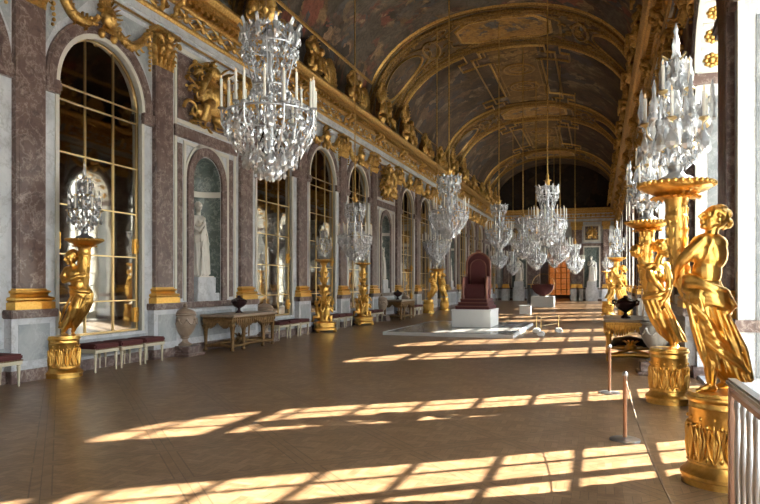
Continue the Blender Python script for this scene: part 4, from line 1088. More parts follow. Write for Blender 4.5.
TH = math.atan2(SY, CY)
def floor_pt(px, py): x, y, z = at(px, py); return (x, y, 0)
pA = (CAMX + .93, 5.78, 0); pB = (CAMX + .90, 9.45, 0); pC = (.42, 8.75, 0)
G_T = 'gilded figure torcheres'
tA = thing('gilded_torchere', 'large gilded torchere, woman with her bare back turned, beside the metal railing', 'statue', pA, TH, G_T); make_torch_a(tA)
tB = thing('gilded_torchere', 'gilded torchere of a girl with hanging arm, between the largest statue and the fluted urn', 'statue', pB, TH, G_T); make_torch_b(tB)
tC = thing('gilded_torchere', 'gilded torchere of a curly haired youth hugging a horn, against the first full mirror', 'statue', pC, TH, G_T); make_torch_c(tC)
TORCH = {}
for nm, src, px, X, lab, kr in (('d', tC, 432, .5, 'gilded figure torchere on the mirror wall, nearer of the two just before the red throne', 0), ('e', tB, 447, .55, 'gilded figure torchere on the mirror wall standing closest to the red throne', .5),
                      ('f', tB, 622, CAMX + .85, 'gilded torchere with crystal top beyond the dark urn on the window side table', .2), ('g', tC, 606, CAMX + .45, 'smallest gilded torchere on the window side, farthest beyond the dark urn', .3)):
    Y = {'d': 33.6, 'e': 37.2, 'f': 22.6, 'g': 33.6}[nm]
    TORCH[nm] = copy_thing(src, lab, (X, Y, 0), TH + kr, G_T)
TORCH['h'] = copy_thing(tB, 'gilded figure torchere against the mirror wall, far beyond the red throne', (.5, 47.4, 0), TH, G_T)
TORCH['i'] = copy_thing(tA, 'gilded figure torchere against the window wall near the end of the gallery', (HW - .9, 47.4, 0), TH, G_T)
k1 = (.62, 19.4, 0); k2 = (.62, 23.1, 0)
tT = thing('tripod_torchere', 'gilded tripod torchere with seated children, nearer of the pair on the mirror wall', 'candle stand', k1, .35, 'gilded tripod torcheres'); make_tripod(tT)
tU = copy_thing(tT, 'gilded tripod torchere with seated children, below the small hanging chandelier', k2, .5)

# ================================================================== crystal
def drop_mesh(name, h, w, seg=7):
    mb = MB(); rings = []
    for t_, r in ((0, .12), (.12, .32), (.3, .22), (.55, .75), (.75, 1.), (.9, .72), (1, .12)):
        rings.append([(w * r * math.cos(2 * PI * j / seg), w * .55 * r * math.sin(2 * PI * j / seg), -h * t_) for j in range(seg)])
    mb.loft(rings); return mb.mesh(name, 'crystal')
D_S, D_M, D_L = drop_mesh('small drop', .085, .020), drop_mesh('drop', .13, .032), drop_mesh('large drop', .19, .05)
def candle_meshes(h, r):
    return MB().lathe([(0, 0), (r, 0), (r, h), (r * .6, h + r * .3), (0, h + r * .3)], 8).mesh('candle', 'candle', 40), MB().lathe([(0, 0), (r * .55, .01), (r * .65, .016), (r * .4, .032), (0, .044)], 6).mesh('flame', 'flame', 60)
def scatter_beads(mb, rr, prof, n, size):
    for i in range(n):
        t_ = rr.random() * (len(prof) - 1); j = min(len(prof) - 2, int(t_)); f = t_ - j
        r = prof[j][0] + (prof[j + 1][0] - prof[j][0]) * f; z = prof[j][1] + (prof[j + 1][1] - prof[j][1]) * f
        a = rr.uniform(0, 2 * PI); r *= rr.uniform(.82, 1.04); s_ = size * rr.uniform(.6, 1.5); st = len(mb.v)
        k = 4; mb.add([(0, 0, s_ * 1.3), (s_ * .6, 0, 0), (0, s_ * .6, 0), (-s_ * .6, 0, 0), (0, -s_ * .6, 0), (0, 0, -s_ * 1.7)], [(0, 1, 2), (0, 2, 3), (0, 3, 4), (0, 4, 1), (5, 2, 1), (5, 3, 2), (5, 4, 3), (5, 1, 4)])
        mb.xform(Matrix.Translation((r * math.cos(a), r * math.sin(a), z)) @ Euler((rr.uniform(-.5, .5), rr.uniform(-.5, .5), rr.uniform(0, 3))).to_matrix().to_4x4(), st)
CH_PROF = [(.03, .02), (.16, .10), (.30, .22), (.44, .40), (.53, .58), (.55, .74)]
def make_chandelier(t, rope, full=True, rnd=1):
    """z = 0 at the pendant ball; ring at .78, crown to 1.86"""
    rr = random.Random(rnd)
    mb = MB().lathe([(0, .06), (.03, .08), (.05, .2), (.03, .34), (.06, .5), (.035, .66), (.05, .8), (.03, 1.0), (.055, 1.2), (.03, 1.4), (.06, 1.6), (.03, 1.8), (.02, 1.9)], 12); mb.build('stem', 'crystal', t, 60)
    mb = MB()
    for r, z in ((.54, .78), (.20, 1.12), (.31, 1.60)): mb.tube([(r * math.cos(2 * PI * i / 32), r * math.sin(2 * PI * i / 32), z) for i in range(33)], .012, 6)
    for i in range(8): a = 2 * PI * i / 8; mb.tube([(.03 * math.cos(a), .03 * math.sin(a), 1.9), (.30 * math.cos(a), .30 * math.sin(a), 1.75), (.31 * math.cos(a), .31 * math.sin(a), 1.6), (.20 * math.cos(a), .20 * math.sin(a), 1.12), (.26 * math.cos(a), .26 * math.sin(a), .9), (.54 * math.cos(a), .54 * math.sin(a), .78)], .008, 5)
    mb.build('frame', 'steel', t, 60)
    mb = MB().lathe([(.02, 1.86), (.07, 1.9), (.075, 2.0), (.04, 2.1), (.05, 2.16), (.02, 2.26), (0, 2.3)], 12); 
    for i in range(6): a = i * PI / 3; leaf(mb, (.06 * math.cos(a), .06 * math.sin(a), 1.92), (0, 0, 1), (math.cos(a), math.sin(a), 0), .03, .16, .06, 4)
    mb.build('gilt_finial', 'gold_old', t, 60)
    MB().lathe([(.020, 2.28), (.020, rope)], 8).build('hanging_rope', 'gold_old', t, 60)
    MB().lathe([(0, 0), (.05, .01), (.075, .05), (.075, .09), (.05, .13), (0, .14)], 12).build('pendant_ball', 'crystal', t)
    N = 16; cm, fm = CANDLE
    am = MB()
    for i in range(N):
        a = 2 * PI * i / N; c, s_ = math.cos(a), math.sin(a)
        r = .54 + (.04 if i % 2 else -.05); z0 = .80 + (.05 if i % 2 == 0 else 0)
        cd = link('candle', cm, t, (r * c, r * s_, z0))
        if full: link('flame', fm, cd, (0, 0, .345))
        arm = MB().tube([(.05 * c, .05 * s_, .34), (.22 * c, .22 * s_, .22), (.42 * c, .42 * s_, .36), (r * c, r * s_, .62), (r * c, r * s_, z0)], [.012] * 5, 6) if full else am.tube([(.05 * c, .05 * s_, .34), (.42 * c, .42 * s_, .36), (r * c, r * s_, z0)], .012, 5)
        (arm if full else am).lathe([(.012, z0 - .02), (.045, z0 - .005), (.04, z0 + .01), (0, z0 + .01)], 8, (r * c, r * s_, 0))
        if full: arm.build('arm', 'crystal', t, 60)
    if not full: am.build('arms', 'crystal', t, 60)
    # drops: three skirts below the ring, the neck and the crown
    spots = []
    for n, r, z, k in ((20, .55, .74, 1), (16, .44, .50, 1), (12, .31, .32, 2), (14, .33, 1.58, 1), (10, .36, 1.76, 1), (12, .22, 1.10, 1), (8, .17, .2, 2), (8, .52, .70, 2)):
        for i in range(n): a = 2 * PI * (i + rr.random() * .3) / n; spots.append((r * math.cos(a), r * math.sin(a), z, k, a))
    if full:
        for x, y, z, k, a in spots: link('crystal_drop', (D_S, D_M, D_L)[k], t, (x, y, z), a + PI / 2)
    cr = MB()
    for i in range(10):   # crown plumes
        a = 2 * PI * i / 10; c, s_ = math.cos(a), math.sin(a); cr.tube([(.29 * c, .29 * s_, 1.58), (.34 * c, .34 * s_, 1.70), (.33 * c, .33 * s_, 1.80), (.37 * c, .37 * s_, 1.88), (.39 * c, .39 * s_, 1.84)], [.018, .028, .024, .018, .008], 6)
    cr.build('crown', 'crystal', t)
    bd = MB(); scatter_beads(bd, rr, CH_PROF, 1100 if full else 760, .024 if full else .032); scatter_beads(bd, rr, [(.54, .8), (.30, .95), (.19, 1.1), (.20, 1.3), (.30, 1.56), (.34, 1.8), (.2, 1.84)], 620 if full else 420, .023 if full else .03)
    if full:
        for q in range(3):
            for i in range(16):
                a0, a1 = 2 * PI * i / 16, 2 * PI * (i + 1) / 16
                for j in range(7): f = j / 6; a = a0 + (a1 - a0) * f; r, z = ((.54, .74), (.34, 1.6), (.31, 1.5))[q]; bd.ball((r * math.cos(a), r * math.sin(a), z - .10 * math.sin(PI * f)), .011, 5, 4)
    tag(bd.build('crystal_beads', 'crystal', t), None, None, None, 'stuff')
CANDLE = candle_meshes(.34, .016)
def vault_z(x):
    q = min(.999, abs((x - VX) / VA)) ** VN; return VZ + VB * (1 - q) ** (1 / VN)
CH = 'crystal chandeliers hanging from the vault'
def chand(src, lab, X, Y, z, sc, full=True, rnd=1):
    L_ = (vault_z(X) - z) / sc
    if src is None:
        t = thing('crystal_chandelier', lab, 'chandelier', (X, Y, z), rnd * .37, CH, sc); make_chandelier(t, L_, full, rnd); return t
    t = copy_thing(src, lab, (X, Y, z), rnd * .37, CH, sc)
    for c in t.children:
        if c.name.startswith('hanging_rope'): c.data = MB().lathe([(.020, 2.28), (.020, L_)], 8).mesh('hanging rope', 'gold_old', 60)
    return t
def hang(px, py_bot, ring_px, X=None, d=None):
    """place by the pendant's pixel; ring 1.12 m across fixes the distance unless given"""
    d = d or FPX * 1.12 / ring_px; r = (px - 380) / FPX * d
    return CAMX + r * CY - d * SY, d * CY + r * SY, EYE + (HORIZON - py_bot) / FPX * d
x, y, z = hang(270, 180, 93); c0 = chand(None, 'nearest and largest looking crystal chandelier, in front of the first trophy relief', x, y, z, 1., True, 1)
x, y, z = hang(449, 239, 38); c1 = chand(c0, 'crystal chandelier hanging above and left of the red throne', x, y, z, 1., rnd=2)
x, y, z = hang(355, 261, 35, d=18.8); c2 = chand(c0, 'smaller crystal chandelier in front of the third full mirror, beneath the second tripod arch', x, y, z, .90, rnd=3)
x, y, z = hang(547.5, 246, 36, d=20); c3 = chand(c0, 'bright crystal chandelier hanging in the middle of the gallery before the end arch', x, y, z, 1.0, rnd=4)
x, y, z = hang(499, 250, 27, d=26.6); cf = chand(None, 'crystal chandelier directly above the red throne', x, y, z, 1.0, False, 5)
FARC = [(523, 259, 29, 'crystal chandelier between the throne and the brightest chandelier'), (575, 274, 35, 'low hanging crystal chandelier on the window side of the end arch'), (536, 270, 34, 'crystal chandelier low behind the brightest chandelier'),
        (499, 269, 36, 'crystal chandelier behind the one above the throne'), (560, 262, 31, 'crystal chandelier half hidden behind the window side of the brightest one'), (513, 275, 44, 'very distant crystal chandelier near the gilded end niche'),
        (437, 262, 26, 'crystal chandelier near the mirror wall beyond the throne side torcheres'), (554, 268, 47, 'far crystal chandelier before the end arch')]
for i, (px, py, d, lab) in enumerate(FARC):
    x, y, z = hang(px, py, 1, d=d); chand(cf, lab, x, y, z, .86 if i % 2 else 1., rnd=6 + i)

# crystal candelabra standing in the dishes
def make_candelabra(t, full, rnd=1):
    """stands on z = 0, spire tip at 1.25"""
    rr = random.Random(rnd)
    MB().lathe([(0, 0), (.13, 0), (.14, .02), (.12, .05), (.07, .07), (.05, .1), (.06, .14), (.03, .17), (0, .17)], 20).build('base', 'steel', t, 50)
    mb = MB().lathe([(.02, .15), (.045, .22), (.02, .3), (.055, .42), (.025, .52), (.05, .62), (.02, .72), (.05, .84), (.03, .9), (.045, .96), (.025, 1.02), (.028, 1.08), (.014, 1.16), (.018, 1.19), (0, 1.25)], 10); mb.build('spire', 'crystal', t)
    cm, fm = CANDLE2
    am = MB()
    N = 0
    for n, r, z, hz, off in ((6, .235, .46, .16, 0.), (4, .13, .70, .12, .4), (4, .12, .98, .0, .2)):
        for i in range(n):
            a = 2 * PI * i / n + off; c, s_ = math.cos(a), math.sin(a); m = MB() if full else am
            m.tube([(.02 * c, .02 * s_, z - hz), (r * .5 * c, r * .5 * s_, z - hz - .03), (r * .95 * c, r * .95 * s_, z - hz * .5), (r * c, r * s_, z)], [.009] * 4, 6)
            if hz: m.lathe([(.01, z - .02), (.04, z), (.035, z + .012), (0, z + .012)], 8, (r * c, r * s_, 0))
            if full: m.build('arm', 'brass', t, 60)
            if hz:
                cd = link('candle', cm, t, (r * c, r * s_, z))
                if full: link('flame', fm, cd, (0, 0, .205))
            if full:
                link('crystal_drop', D_L if n == 6 else D_M, t, (r * 1.02 * c, r * 1.02 * s_, z - .03), a + PI / 2); a2 = a + PI / n
                link('crystal_drop', D_L, t, (r * .8 * math.cos(a2), r * .8 * math.sin(a2), z - .04), a2 + PI / 2)
    if not full: am.build('arms', 'brass', t, 60)
    cr = MB()
    for n, r, z, h in ((6, .25, .46, .30), (6, .17, .30, .34), (5, .10, .70, .26)):   # upright crystal spires
        for i in range(n):
            a = 2 * PI * (i + .5) / n; c, s_ = math.cos(a), math.sin(a); st = len(cr.v)
            cr.lathe([(0, 0), (.03, .02), (.016, .07), (.032, .13), (.014, .2), (.018, .24), (.006, h), (0, h + .02)], 7); cr.xform(Matrix.Translation((r * c, r * s_, z)), st)
    cr.build('crystal_spires', 'crystal', t)
    bd = MB(); scatter_beads(bd, rr, [(.10, .16), (.20, .28), (.25, .42), (.20, .52), (.13, .66), (.10, .85), (.05, .95)], 330, .026)
    tag(bd.build('crystal_beads', 'crystal', t), None, None, None, 'stuff')
CANDLE2 = candle_meshes(.20, .013)
CB = 'crystal candelabra standing on torcheres'
def on_dish(tt, lc):
    m = Matrix.Translation(tt.location) @ Matrix.Rotation(tt.rotation_euler.z, 4, 'Z'); return tuple(m @ Vector(lc))
def dish_of(tt):
    for c in tt.children:
        if c.name.startswith('dish'):
            vs = [v.co for v in c.data.vertices]; return ((min(v.x for v in vs) + max(v.x for v in vs)) / 2, (min(v.y for v in vs) + max(v.y for v in vs)) / 2, max(v.z for v in vs) - .012)
bpy.context.view_layer.update()
g0_ = thing('crystal_candelabra', 'largest crystal candelabra, on the dish of the big gilded woman', 'candelabra', on_dish(tA, dish_of(tA)), .3, CB, 1.08); make_candelabra(g0_, True, 1)
g1_ = copy_thing(g0_, 'crystal candelabra on the dish of the gilded girl by the fluted urn', on_dish(tB, dish_of(tB)), 1.1)
g2_ = copy_thing(g0_, 'crystal candelabra on the dish of the gilded youth at the first full mirror', on_dish(tC, dish_of(tC)), .7)
g3_ = thing('crystal_candelabra', 'crystal candelabra on the nearer tripod torchere', 'candelabra', on_dish(tT, dish_of(tT)), .3, CB); make_candelabra(g3_, False, 2)
copy_thing(g3_, 'crystal candelabra on the tripod torchere below the small hanging chandelier', on_dish(tU, dish_of(tU)), .8)
for nm, lab in (('d', 'crystal candelabra on the nearer figure torchere before the throne'), ('e', 'crystal candelabra on the figure torchere closest to the throne'), ('f', 'crystal candelabra on the gilded torchere beyond the dark urn table'),
                ('g', 'small crystal candelabra on the farther torchere beyond the dark urn table'), ('h', 'crystal candelabra on the mirror wall torchere far beyond the throne'), ('i', 'crystal candelabra on the window wall torchere near the gallery end')):
    copy_thing(g3_, lab, on_dish(TORCH[nm], dish_of(TORCH[nm])), .5)
# ================================================================== furniture
def make_stool(t):
    w, d, h = .60, .46, .47     # local x = depth from the wall, y = along it
    MB().box(-d / 2 - .01, d / 2 + .01, -w / 2 - .01, w / 2 + .01, h - .055, h + .035, .025).build('seat', 'velvet', t, 50)
    MB().box(-d / 2, d / 2, -w / 2, w / 2, h - .13, h - .055, .008).build('apron', 'cream_paint', t)
    tr = MB()
    for i in range(22): y = -w / 2 + w * (i + .5) / 22; tr.ball((d / 2 + .012, y, h - .06), (.006, .012, .012), 6, 4)
    tr.build('braid', 'gilt_wood', t, 60)
    for sx in (-1, 1):
        for sy in (-1, 1):
            MB().lathe([(.012, 0), (.02, .015), (.014, .03), (.027, .27), (.032, .30), (.022, .315), (.034, .33), (.034, h - .12)], 10, (sx * (d / 2 - .04), sy * (w / 2 - .04), 0)).build('leg', 'cream_paint', t, 50)
SG = 'red stools along the mirror wall'
st0 = None
rows = [(-1, (7.42,), ['lone stool cut by the edge, beside the first pilaster pedestal']),
        (0, (9.55, 10.22, 10.89), ['first red seated cream stool beside the gilded youth torchere', 'middle stool of the three red ones beside the gilded youth torchere', 'last of the three red stools beyond the gilded youth, next to the marble urn']),
        (2, (16.55, 17.24, 17.93), ['first stool just past the console table with the dark urn', 'second stool past the console table with the dark urn', 'third stool past the console table, close to the nearer tripod torchere']),
        (3, (20.3, 20.98, 21.66), ['first stool beyond the nearer tripod torchere', 'middle stool between the two tripod torcheres', 'stool just before the farther tripod torchere']),
        (4, (23.85, 24.50, 25.15), ['first stool beyond the farther tripod torchere', 'second stool beyond the farther tripod torchere', 'third stool beyond the farther tripod torchere, before the second niche']),
        (6, (30.2, 30.9, 31.6), ['first far stool past the second console table', 'middle far stool past the second console table', 'last far stool before the throne side torcheres'])]
for k, ysl, labs in rows:
    for y, lab in zip(ysl, labs):
        lab = lab if 'stool' in lab else lab
        loc = (.42, y, 0)
        if st0 is None:
            st0 = thing('stool', 'red seated cream ' + lab, 'stool', loc, 0, SG); make_stool(st0)
        else: copy_thing(st0, lab, loc)

def make_table(t, w, d, h, woods):
    """console: local x out from the wall, y along it; slab, carved apron, eight legs, stretcher"""
    wood, slab = woods
    MB().box(-d / 2, d / 2, -w / 2, w / 2, h - .055, h, .014).build('tabletop', slab, t)
    ap = MB().box(-d / 2 + .05, d / 2 - .05, -w / 2 + .05, w / 2 - .05, h - .16, h - .055)
    def swag(p0, p1, nrm):
        p0, p1, nrm = Vector(p0), Vector(p1), Vector(nrm)
        n = 22; L = (p1 - p0).length
        for i in range(n):
            f = (i + .5) / n; p = p0.lerp(p1, f); dr = .05 + .16 * abs(math.sin(f * PI * 2 + .0)) ** .8
            ap.tube([p + nrm * .01, p + nrm * .03 - Vector((0, 0, dr * .6)), p + nrm * .015 - Vector((0, 0, dr))], [.03, .026, .012], 6); ap.ball(p + nrm * .02 + Vector((0, 0, .03)), .022, 6, 4)
    e = .06; z = h - .12
    swag((d / 2 - e, -w / 2 + e, z), (d / 2 - e, w / 2 - e, z), (1, 0, 0)); swag((-d / 2 + e, -w / 2 + e, z), (d / 2 - e, -w / 2 + e, z), (0, -1, 0)); swag((-d / 2 + e, w / 2 - e, z), (d / 2 - e, w / 2 - e, z), (0, 1, 0))
    ap.build('carved_apron', wood, t, 60)
    ps = [(d / 2 - .10, -w / 2 + .10), (d / 2 - .10, w / 2 - .10), (-d / 2 + .10, -w / 2 + .10), (-d / 2 + .10, w / 2 - .10), (d / 2 - .10, -w * .22), (d / 2 - .10, w * .22)]
    for x, y in ps:
        m = MB().lathe([(.03, 0), (.05, .02), (.05, .05), (.03, .07), (.034, .12), (.045, .16), (.035, .19), (.038, .25), (.055, h - .30), (.065, h - .24), (.05, h - .22), (.07, h - .18), (.07, h - .1)], 12, (x, y, 0))
        for j in range(6): a = j * PI / 3; leaf(m, (x + .05 * math.cos(a), y + .05 * math.sin(a), h - .36), (0, 0, 1), (math.cos(a), math.sin(a), 0), .022, .14, .04, 4)
        m.build('leg', wood, t, 50)
    s = MB(); z = .12
    for a, b_ in ((0, 1), (0, 2), (1, 3), (2, 3)):
        p, q = ps[a], ps[b_]; s.tube([(p[0], p[1], z), ((p[0] + q[0]) / 2, (p[1] + q[1]) / 2, z + .03), (q[0], q[1], z)], [.035, .045, .035], 8)
    s.tube([(ps[0][0], ps[0][1], z), (0, 0, z + .06), (ps[3][0], ps[3][1], z)], .035, 8); s.tube([(ps[1][0], ps[1][1], z), (0, 0, z + .06), (ps[2][0], ps[2][1], z)], .035, 8)
    s.ball((0, 0, z + .10), (.12, .16, .09), 12, 8)
    for j in range(10): a = j * PI / 5; leaf(s, (.06 * math.cos(a), .09 * math.sin(a), z + .14), (math.cos(a) * .5, math.sin(a) * .5, .8), (math.cos(a), math.sin(a), 0), .03, .16, .05, 4)
    s.build('stretcher', wood, t, 60)
TG = 'console tables'
t0 = thing('console_table', 'carved gilt wood console table against the mirror wall below the first marble statue', 'table', (.68, 14.12, 0), 0, TG); make_table(t0, 2.15, .92, .86, ('gilt_wood', 'urn_stone'))
copy_thing(t0, 'far carved console table against the mirror wall below the second statue niche', (.70, 27.6, 0))
tr_ = thing('console_table', 'gilded console table against the window wall carrying a dark urn, behind the thin stanchion', 'table', (CAMX + .67, 14.85, 0), PI, TG); make_table(tr_, 2.0, 1.12, .86, ('gold', 'urn_stone'))
g = MB(); rr = random.Random(4)
g.tube([(.36, -.86, .16), (.30, -.86, .26), (0, -.88, .30), (-.3, -.86, .26), (-.36, -.86, .16)], [.06, .09, .11, .09, .06], 8)
for i in range(26): x = -.42 + .84 * i / 25; leaf(g, (x, -.90, .22 + .06 * math.cos(x * 3)), (rr.uniform(-.4, .4), -.5, rr.uniform(-1, .8)), (0, -1, 0), .045, .16, .06, 4)
g.build('carved_garland', 'dark_wood', tr_, 60)

def make_vase(t):
    mb = MB().lathe([(0, 0), (.085, 0), (.085, .03), (.05, .05), (.032, .08), (.03, .11), (.06, .13), (.13, .17), (.185, .23), (.20, .28), (.185, .31), (.20, .325), (.16, .335), (.10, .36), (.05, .385), (.04, .40), (.045, .42), (0, .435)], 28)
    mb.build('vase_body', 'porphyry', t, 40)
    for sg in (-1, 1):
        MB().tube([(0, sg * .18, .24), (0, sg * .25, .27), (0, sg * .26, .32), (0, sg * .22, .335), (0, sg * .19, .315)], [.02, .024, .02, .02, .018], 8).build('handle', 'porphyry', t, 60)
VG = 'dark stone vases'
v0 = thing('lidded_vase', 'dark porphyry vase with handles on the carved table below the first statue', 'vase', (.70, 14.0, .86), .3, VG); make_vase(v0)
copy_thing(v0, 'small dark vase on the far console table below the second niche', (.62, 27.6, .86))
copy_thing(v0, 'dark porphyry vase on the gilded window side table', (CAMX + .55, 14.55, .86), PI / 3, scale=1.12)

def make_urn(t, mat, flute=True, h=1.0):
    MB().box(-.31, .31, -.31, .31, 0, .06, .01).box(-.27, .27, -.27, .27, .06, .22, .012).build('urn_plinth', 'red_marble', t)
    body = [(.0, .22), (.15, .22), (.16, .25), (.11, .27), (.065, .31), (.06, .36), (.10, .39), (.08, .41), (.13, .46), (.19, .54), (.235, .64), (.25, .72), (.245, .79), (.225, .85), (.215, .87), (.25, .885), (.255, .905), (.23, .92)]
    body2 = [(.225, .915), (.235, .935), (.22, .96), (.17, .995), (.11, 1.02), (.06, 1.035), (.035, 1.06), (.05, 1.10), (.03, 1.14), (0, 1.16)]
    MB().lathe(body, 60, flute=30 if flute else 0, famp=.02).build('urn_body', mat, t, 50)
    MB().lathe(body2, 32).build('urn_lid', mat, t, 40)
    o = MB()
    for i in range(8):
        a0, a1 = 2 * PI * i / 8, 2 * PI * (i + 1) / 8
        o.tube([((.25 + .012 * math.sin(PI * j / 6)) * math.cos(a0 + (a1 - a0) * j / 6), (.25 + .012 * math.sin(PI * j / 6)) * math.sin(a0 + (a1 - a0) * j / 6), .80 - .11 * math.sin(PI * j / 6)) for j in range(7)], .016, 6)
        o.ball((.245 * math.cos(a0), .245 * math.sin(a0), .79), .035, 8, 6)
    o.build('carved_swag', mat, t, 60)
UG = 'stone urns on plinths'
u0 = thing('urn', 'pinkish lidded marble urn on a red plinth, left end of the carved console table', 'urn', (.42, 12.2, 0), 0, UG); make_urn(u0, 'urn_stone', False)
copy_thing(u0, 'pinkish lidded marble urn half hidden behind the far end of the carved console table', (.42, 15.8, 0))
copy_thing(u0, 'distant lidded urn before the far console table', (.42, 25.95, 0)); copy_thing(u0, 'distant lidded urn after the far console table', (.42, 29.35, 0))
u1 = thing('urn', 'white fluted stone urn behind the gilded girl near the window wall', 'urn', (CAMX + .97, 12.35, 0), 0, UG); make_urn(u1, 'fluted_stone', True)

# stanchions, cord
def make_stanchion(t):
    MB().lathe([(0, 0), (.15, 0), (.15, .012), (.13, .02), (.03, .03), (0, .03)], 28).build('base', 'steel', t, 40)
    MB().lathe([(.021, .02), (.021, .64), (.024, .65), (.024, .66)], 14).build('post', 'bronze_post', t, 40)
    MB().lathe([(.027, .655), (.03, .665), (.028, .685), (.015, .70), (0, .702)], 14).build('cap', 'steel', t, 40)
PS = [(625, 440, 'copper coloured stanchion standing nearest, left of the large pedestal'), (609.5, 393, 'copper coloured stanchion in the second sun patch, before the gilded side table')]
s0 = None; spos = []
for px, py, lab in PS:
    p = floor_pt(px, py); spos.append(p)
    if s0 is None: s0 = thing('stanchion', lab, 'stanchion', p, 0, 'rope stanchions'); make_stanchion(s0)
    else: copy_thing(s0, lab, p)
def cord(name, a, b_, sag, lab):
    pts = [(a[0] + (b_[0] - a[0]) * i / 20, a[1] + (b_[1] - a[1]) * i / 20, .655 - sag * 4 * (i / 20) * (1 - i / 20)) for i in range(21)]
    tag(MB().tube(pts, .005, 6).build(name, 'rope', None, 60), lab, 'cord', 'stanchion cords')
endp = (spos[0][0] + .10, 2.2, 0); copy_thing(s0, 'stanchion just out of the picture at the near end of the cord', endp, 0)
cord('cord', (spos[0][0], spos[0][1] - .031, 0), (endp[0], endp[1] + .031, 0), .16, 'thin brown cord sagging from the nearest stanchion towards the camera')

# metal railing bottom corner
rl = thing('railing', 'silvered metal railing with a wide handrail cutting in front of the big gilded pedestal', 'railing', (CAMX + .80, 0, 0))
Yr = 4.58
MB().box(-.035, .035, .4, Yr, .955, 1.0, .012).build('handrail', 'steel', rl)
MB().box(-.02, .02, .4, Yr - .02, .90, .93).build('under_rail', 'bronze_post', rl)
MB().box(-.025, .025, .4, Yr - .02, .06, .10, .005).build('lower_rail', 'steel', rl)
MB().box(-.025, .025, Yr - .07, Yr - .02, 0, .96, .006).box(-.06, .06, Yr - .11, Yr + .02, 0, .02).build('end_post', 'bronze_post', rl)
bal = MB().lathe([(.016, .1), (.022, .14), (.014, .2), (.016, .3), (.024, .5), (.016, .7), (.014, .8), (.022, .86), (.016, .9)], 10).mesh('baluster', 'steel', 40)
for i in range(24): link('baluster', bal, rl, (0, Yr - .19 - i * .165, 0))

# throne and stage
PX0, PX1, PY0, PY1 = CAMX - 6.25, CAMX - 2.35, 18.9, 25.0
pf = thing('low_platform', 'low grey platform with a white rim under the throne plinth', 'platform', ((PX0 + PX1) / 2, (PY0 + PY1) / 2, 0))
hx, hy = (PX1 - PX0) / 2, (PY1 - PY0) / 2
MB().box(-hx + .03, hx - .03, -hy + .03, hy - .03, 0, .098, .004).build('deck', 'grey_deck', pf)
mb = MB()
for x0, x1, y0, y1 in ((-hx - .03, hx + .03, -hy - .03, -hy + .03), (-hx - .03, hx + .03, hy - .03, hy + .03), (-hx - .03, -hx + .03, -hy, hy), (hx - .03, hx + .03, -hy, hy)): mb.box(x0, x1, y0, y1, 0, .10)
mb.build('rim', 'white_paint', pf)
qx0, qx1, qy0, qy1 = CAMX - 4.75, CAMX - 3.42, 21.75, 23.55
pl = thing('plinth_block', 'large white box plinth carrying the crimson throne', 'plinth', ((qx0 + qx1) / 2, (qy0 + qy1) / 2, .10))
MB().box(-(qx1 - qx0) / 2, (qx1 - qx0) / 2, -(qy1 - qy0) / 2, (qy1 - qy0) / 2, 0, .585, .008).build('block', 'white_paint', pl)
MB().box(-(qx1 - qx0) / 2 - .015, (qx1 - qx0) / 2 + .015, -(qy1 - qy0) / 2 - .015, (qy1 - qy0) / 2 + .015, .55, .60, .006).build('plinth_top', 'white_paint', pl)
tx, ty, tz = (qx0 + qx1) / 2 + .02, (qy0 + qy1) / 2, .70
th = thing('throne', 'crimson throne with a rounded high back on stepped red base, on the white plinth', 'throne', (tx, ty, tz))
for i, (w_, d0, d1, z0, z1) in enumerate(((1.16, -.82, .80, 0, .12), (1.02, -.66, .80, .12, .24), (.92, -.52, .80, .24, .36))):
    MB().box(-w_ / 2, w_ / 2, d0, d1, z0, z1, .012).build('step', 'throne_red', th)
    MB().box(-w_ / 2 - .006, w_ / 2 + .006, d0 - .008, d0 + .01, z1 - .03, z1 - .008).build('step_braid', 'throne_trim', th)
MB().box(-.40, .40, -.30, .40, .36, .74, .02).build('seat_base', 'throne_red', th)
MB().box(-.37, .37, -.33, .34, .74, .86, .05).build('seat', 'velvet', th, 50)
for sg in (-1, 1):
    MB().box(*sorted((sg * .36, sg * .44)), -.30, .38, .70, 1.06, .025).tube([(sg * .40, -.33, 1.08), (sg * .40, .36, 1.10)], .045, 8).build('armrest', 'throne_red', th)
    MB().lathe([(.05, .36), (.06, .42), (.04, .5), (.055, .9), (.06, 1.1)], 10, (sg * .41, -.31, 0)).build('arm_post', 'throne_trim', th, 50)
def backp(r, z0, zt): return [(-r, z0)] + [(-r * math.cos(PI * i / 16), zt + r * math.sin(PI * i / 16)) for i in range(17)] + [(r, z0)]
o_ = backp(.42, .36, 1.56); 
MB().loft([[(x, y, z) for x, z in o_] for y in (.40, .52)]).build('backrest', 'throne_red', th)
MB().loft([[(x, y, z) for x, z in backp(.26, .84, 1.46)] for y in (.385, .41)]).build('back_panel', 'velvet', th)
mb = MB(); mb.tube([(x, .40, z) for x, z in backp(.42, .5, 1.56)], .035, 8); mb.tube([(x, .39, z) for x, z in backp(.28, .84, 1.46)], .018, 6); mb.build('back_braid', 'throne_trim', th, 60)
MB().ball((0, .42, 2.02), (.10, .06, .08), 10, 8).build('crest', 'throne_trim', th, 60)
# gold barrier before the stage
br_ = thing('low_barrier', 'low gold barrier of posts and rails with white feet, window side of the throne stage', 'barrier', floor_pt(541, 336))
pts = [(0, 0), (-.25, 1.3), (.42, 1.6)]
for x, y in pts:
    MB().lathe([(.016, .05), (.016, .56)], 8, (x, y, 0)).build('post', 'brass', br_, 40); MB().box(x - .11, x + .11, y - .16, y + .16, 0, .14, .03).build('foot', 'white_paint', br_)
MB().tube([(-.25, 1.3, .55), (0, 0, .55), (.42, 1.6, .55)], .014, 6).tube([(-.25, 1.3, .30), (0, 0, .30), (.42, 1.6, .30)], .010, 6).build('rail', 'brass', br_)
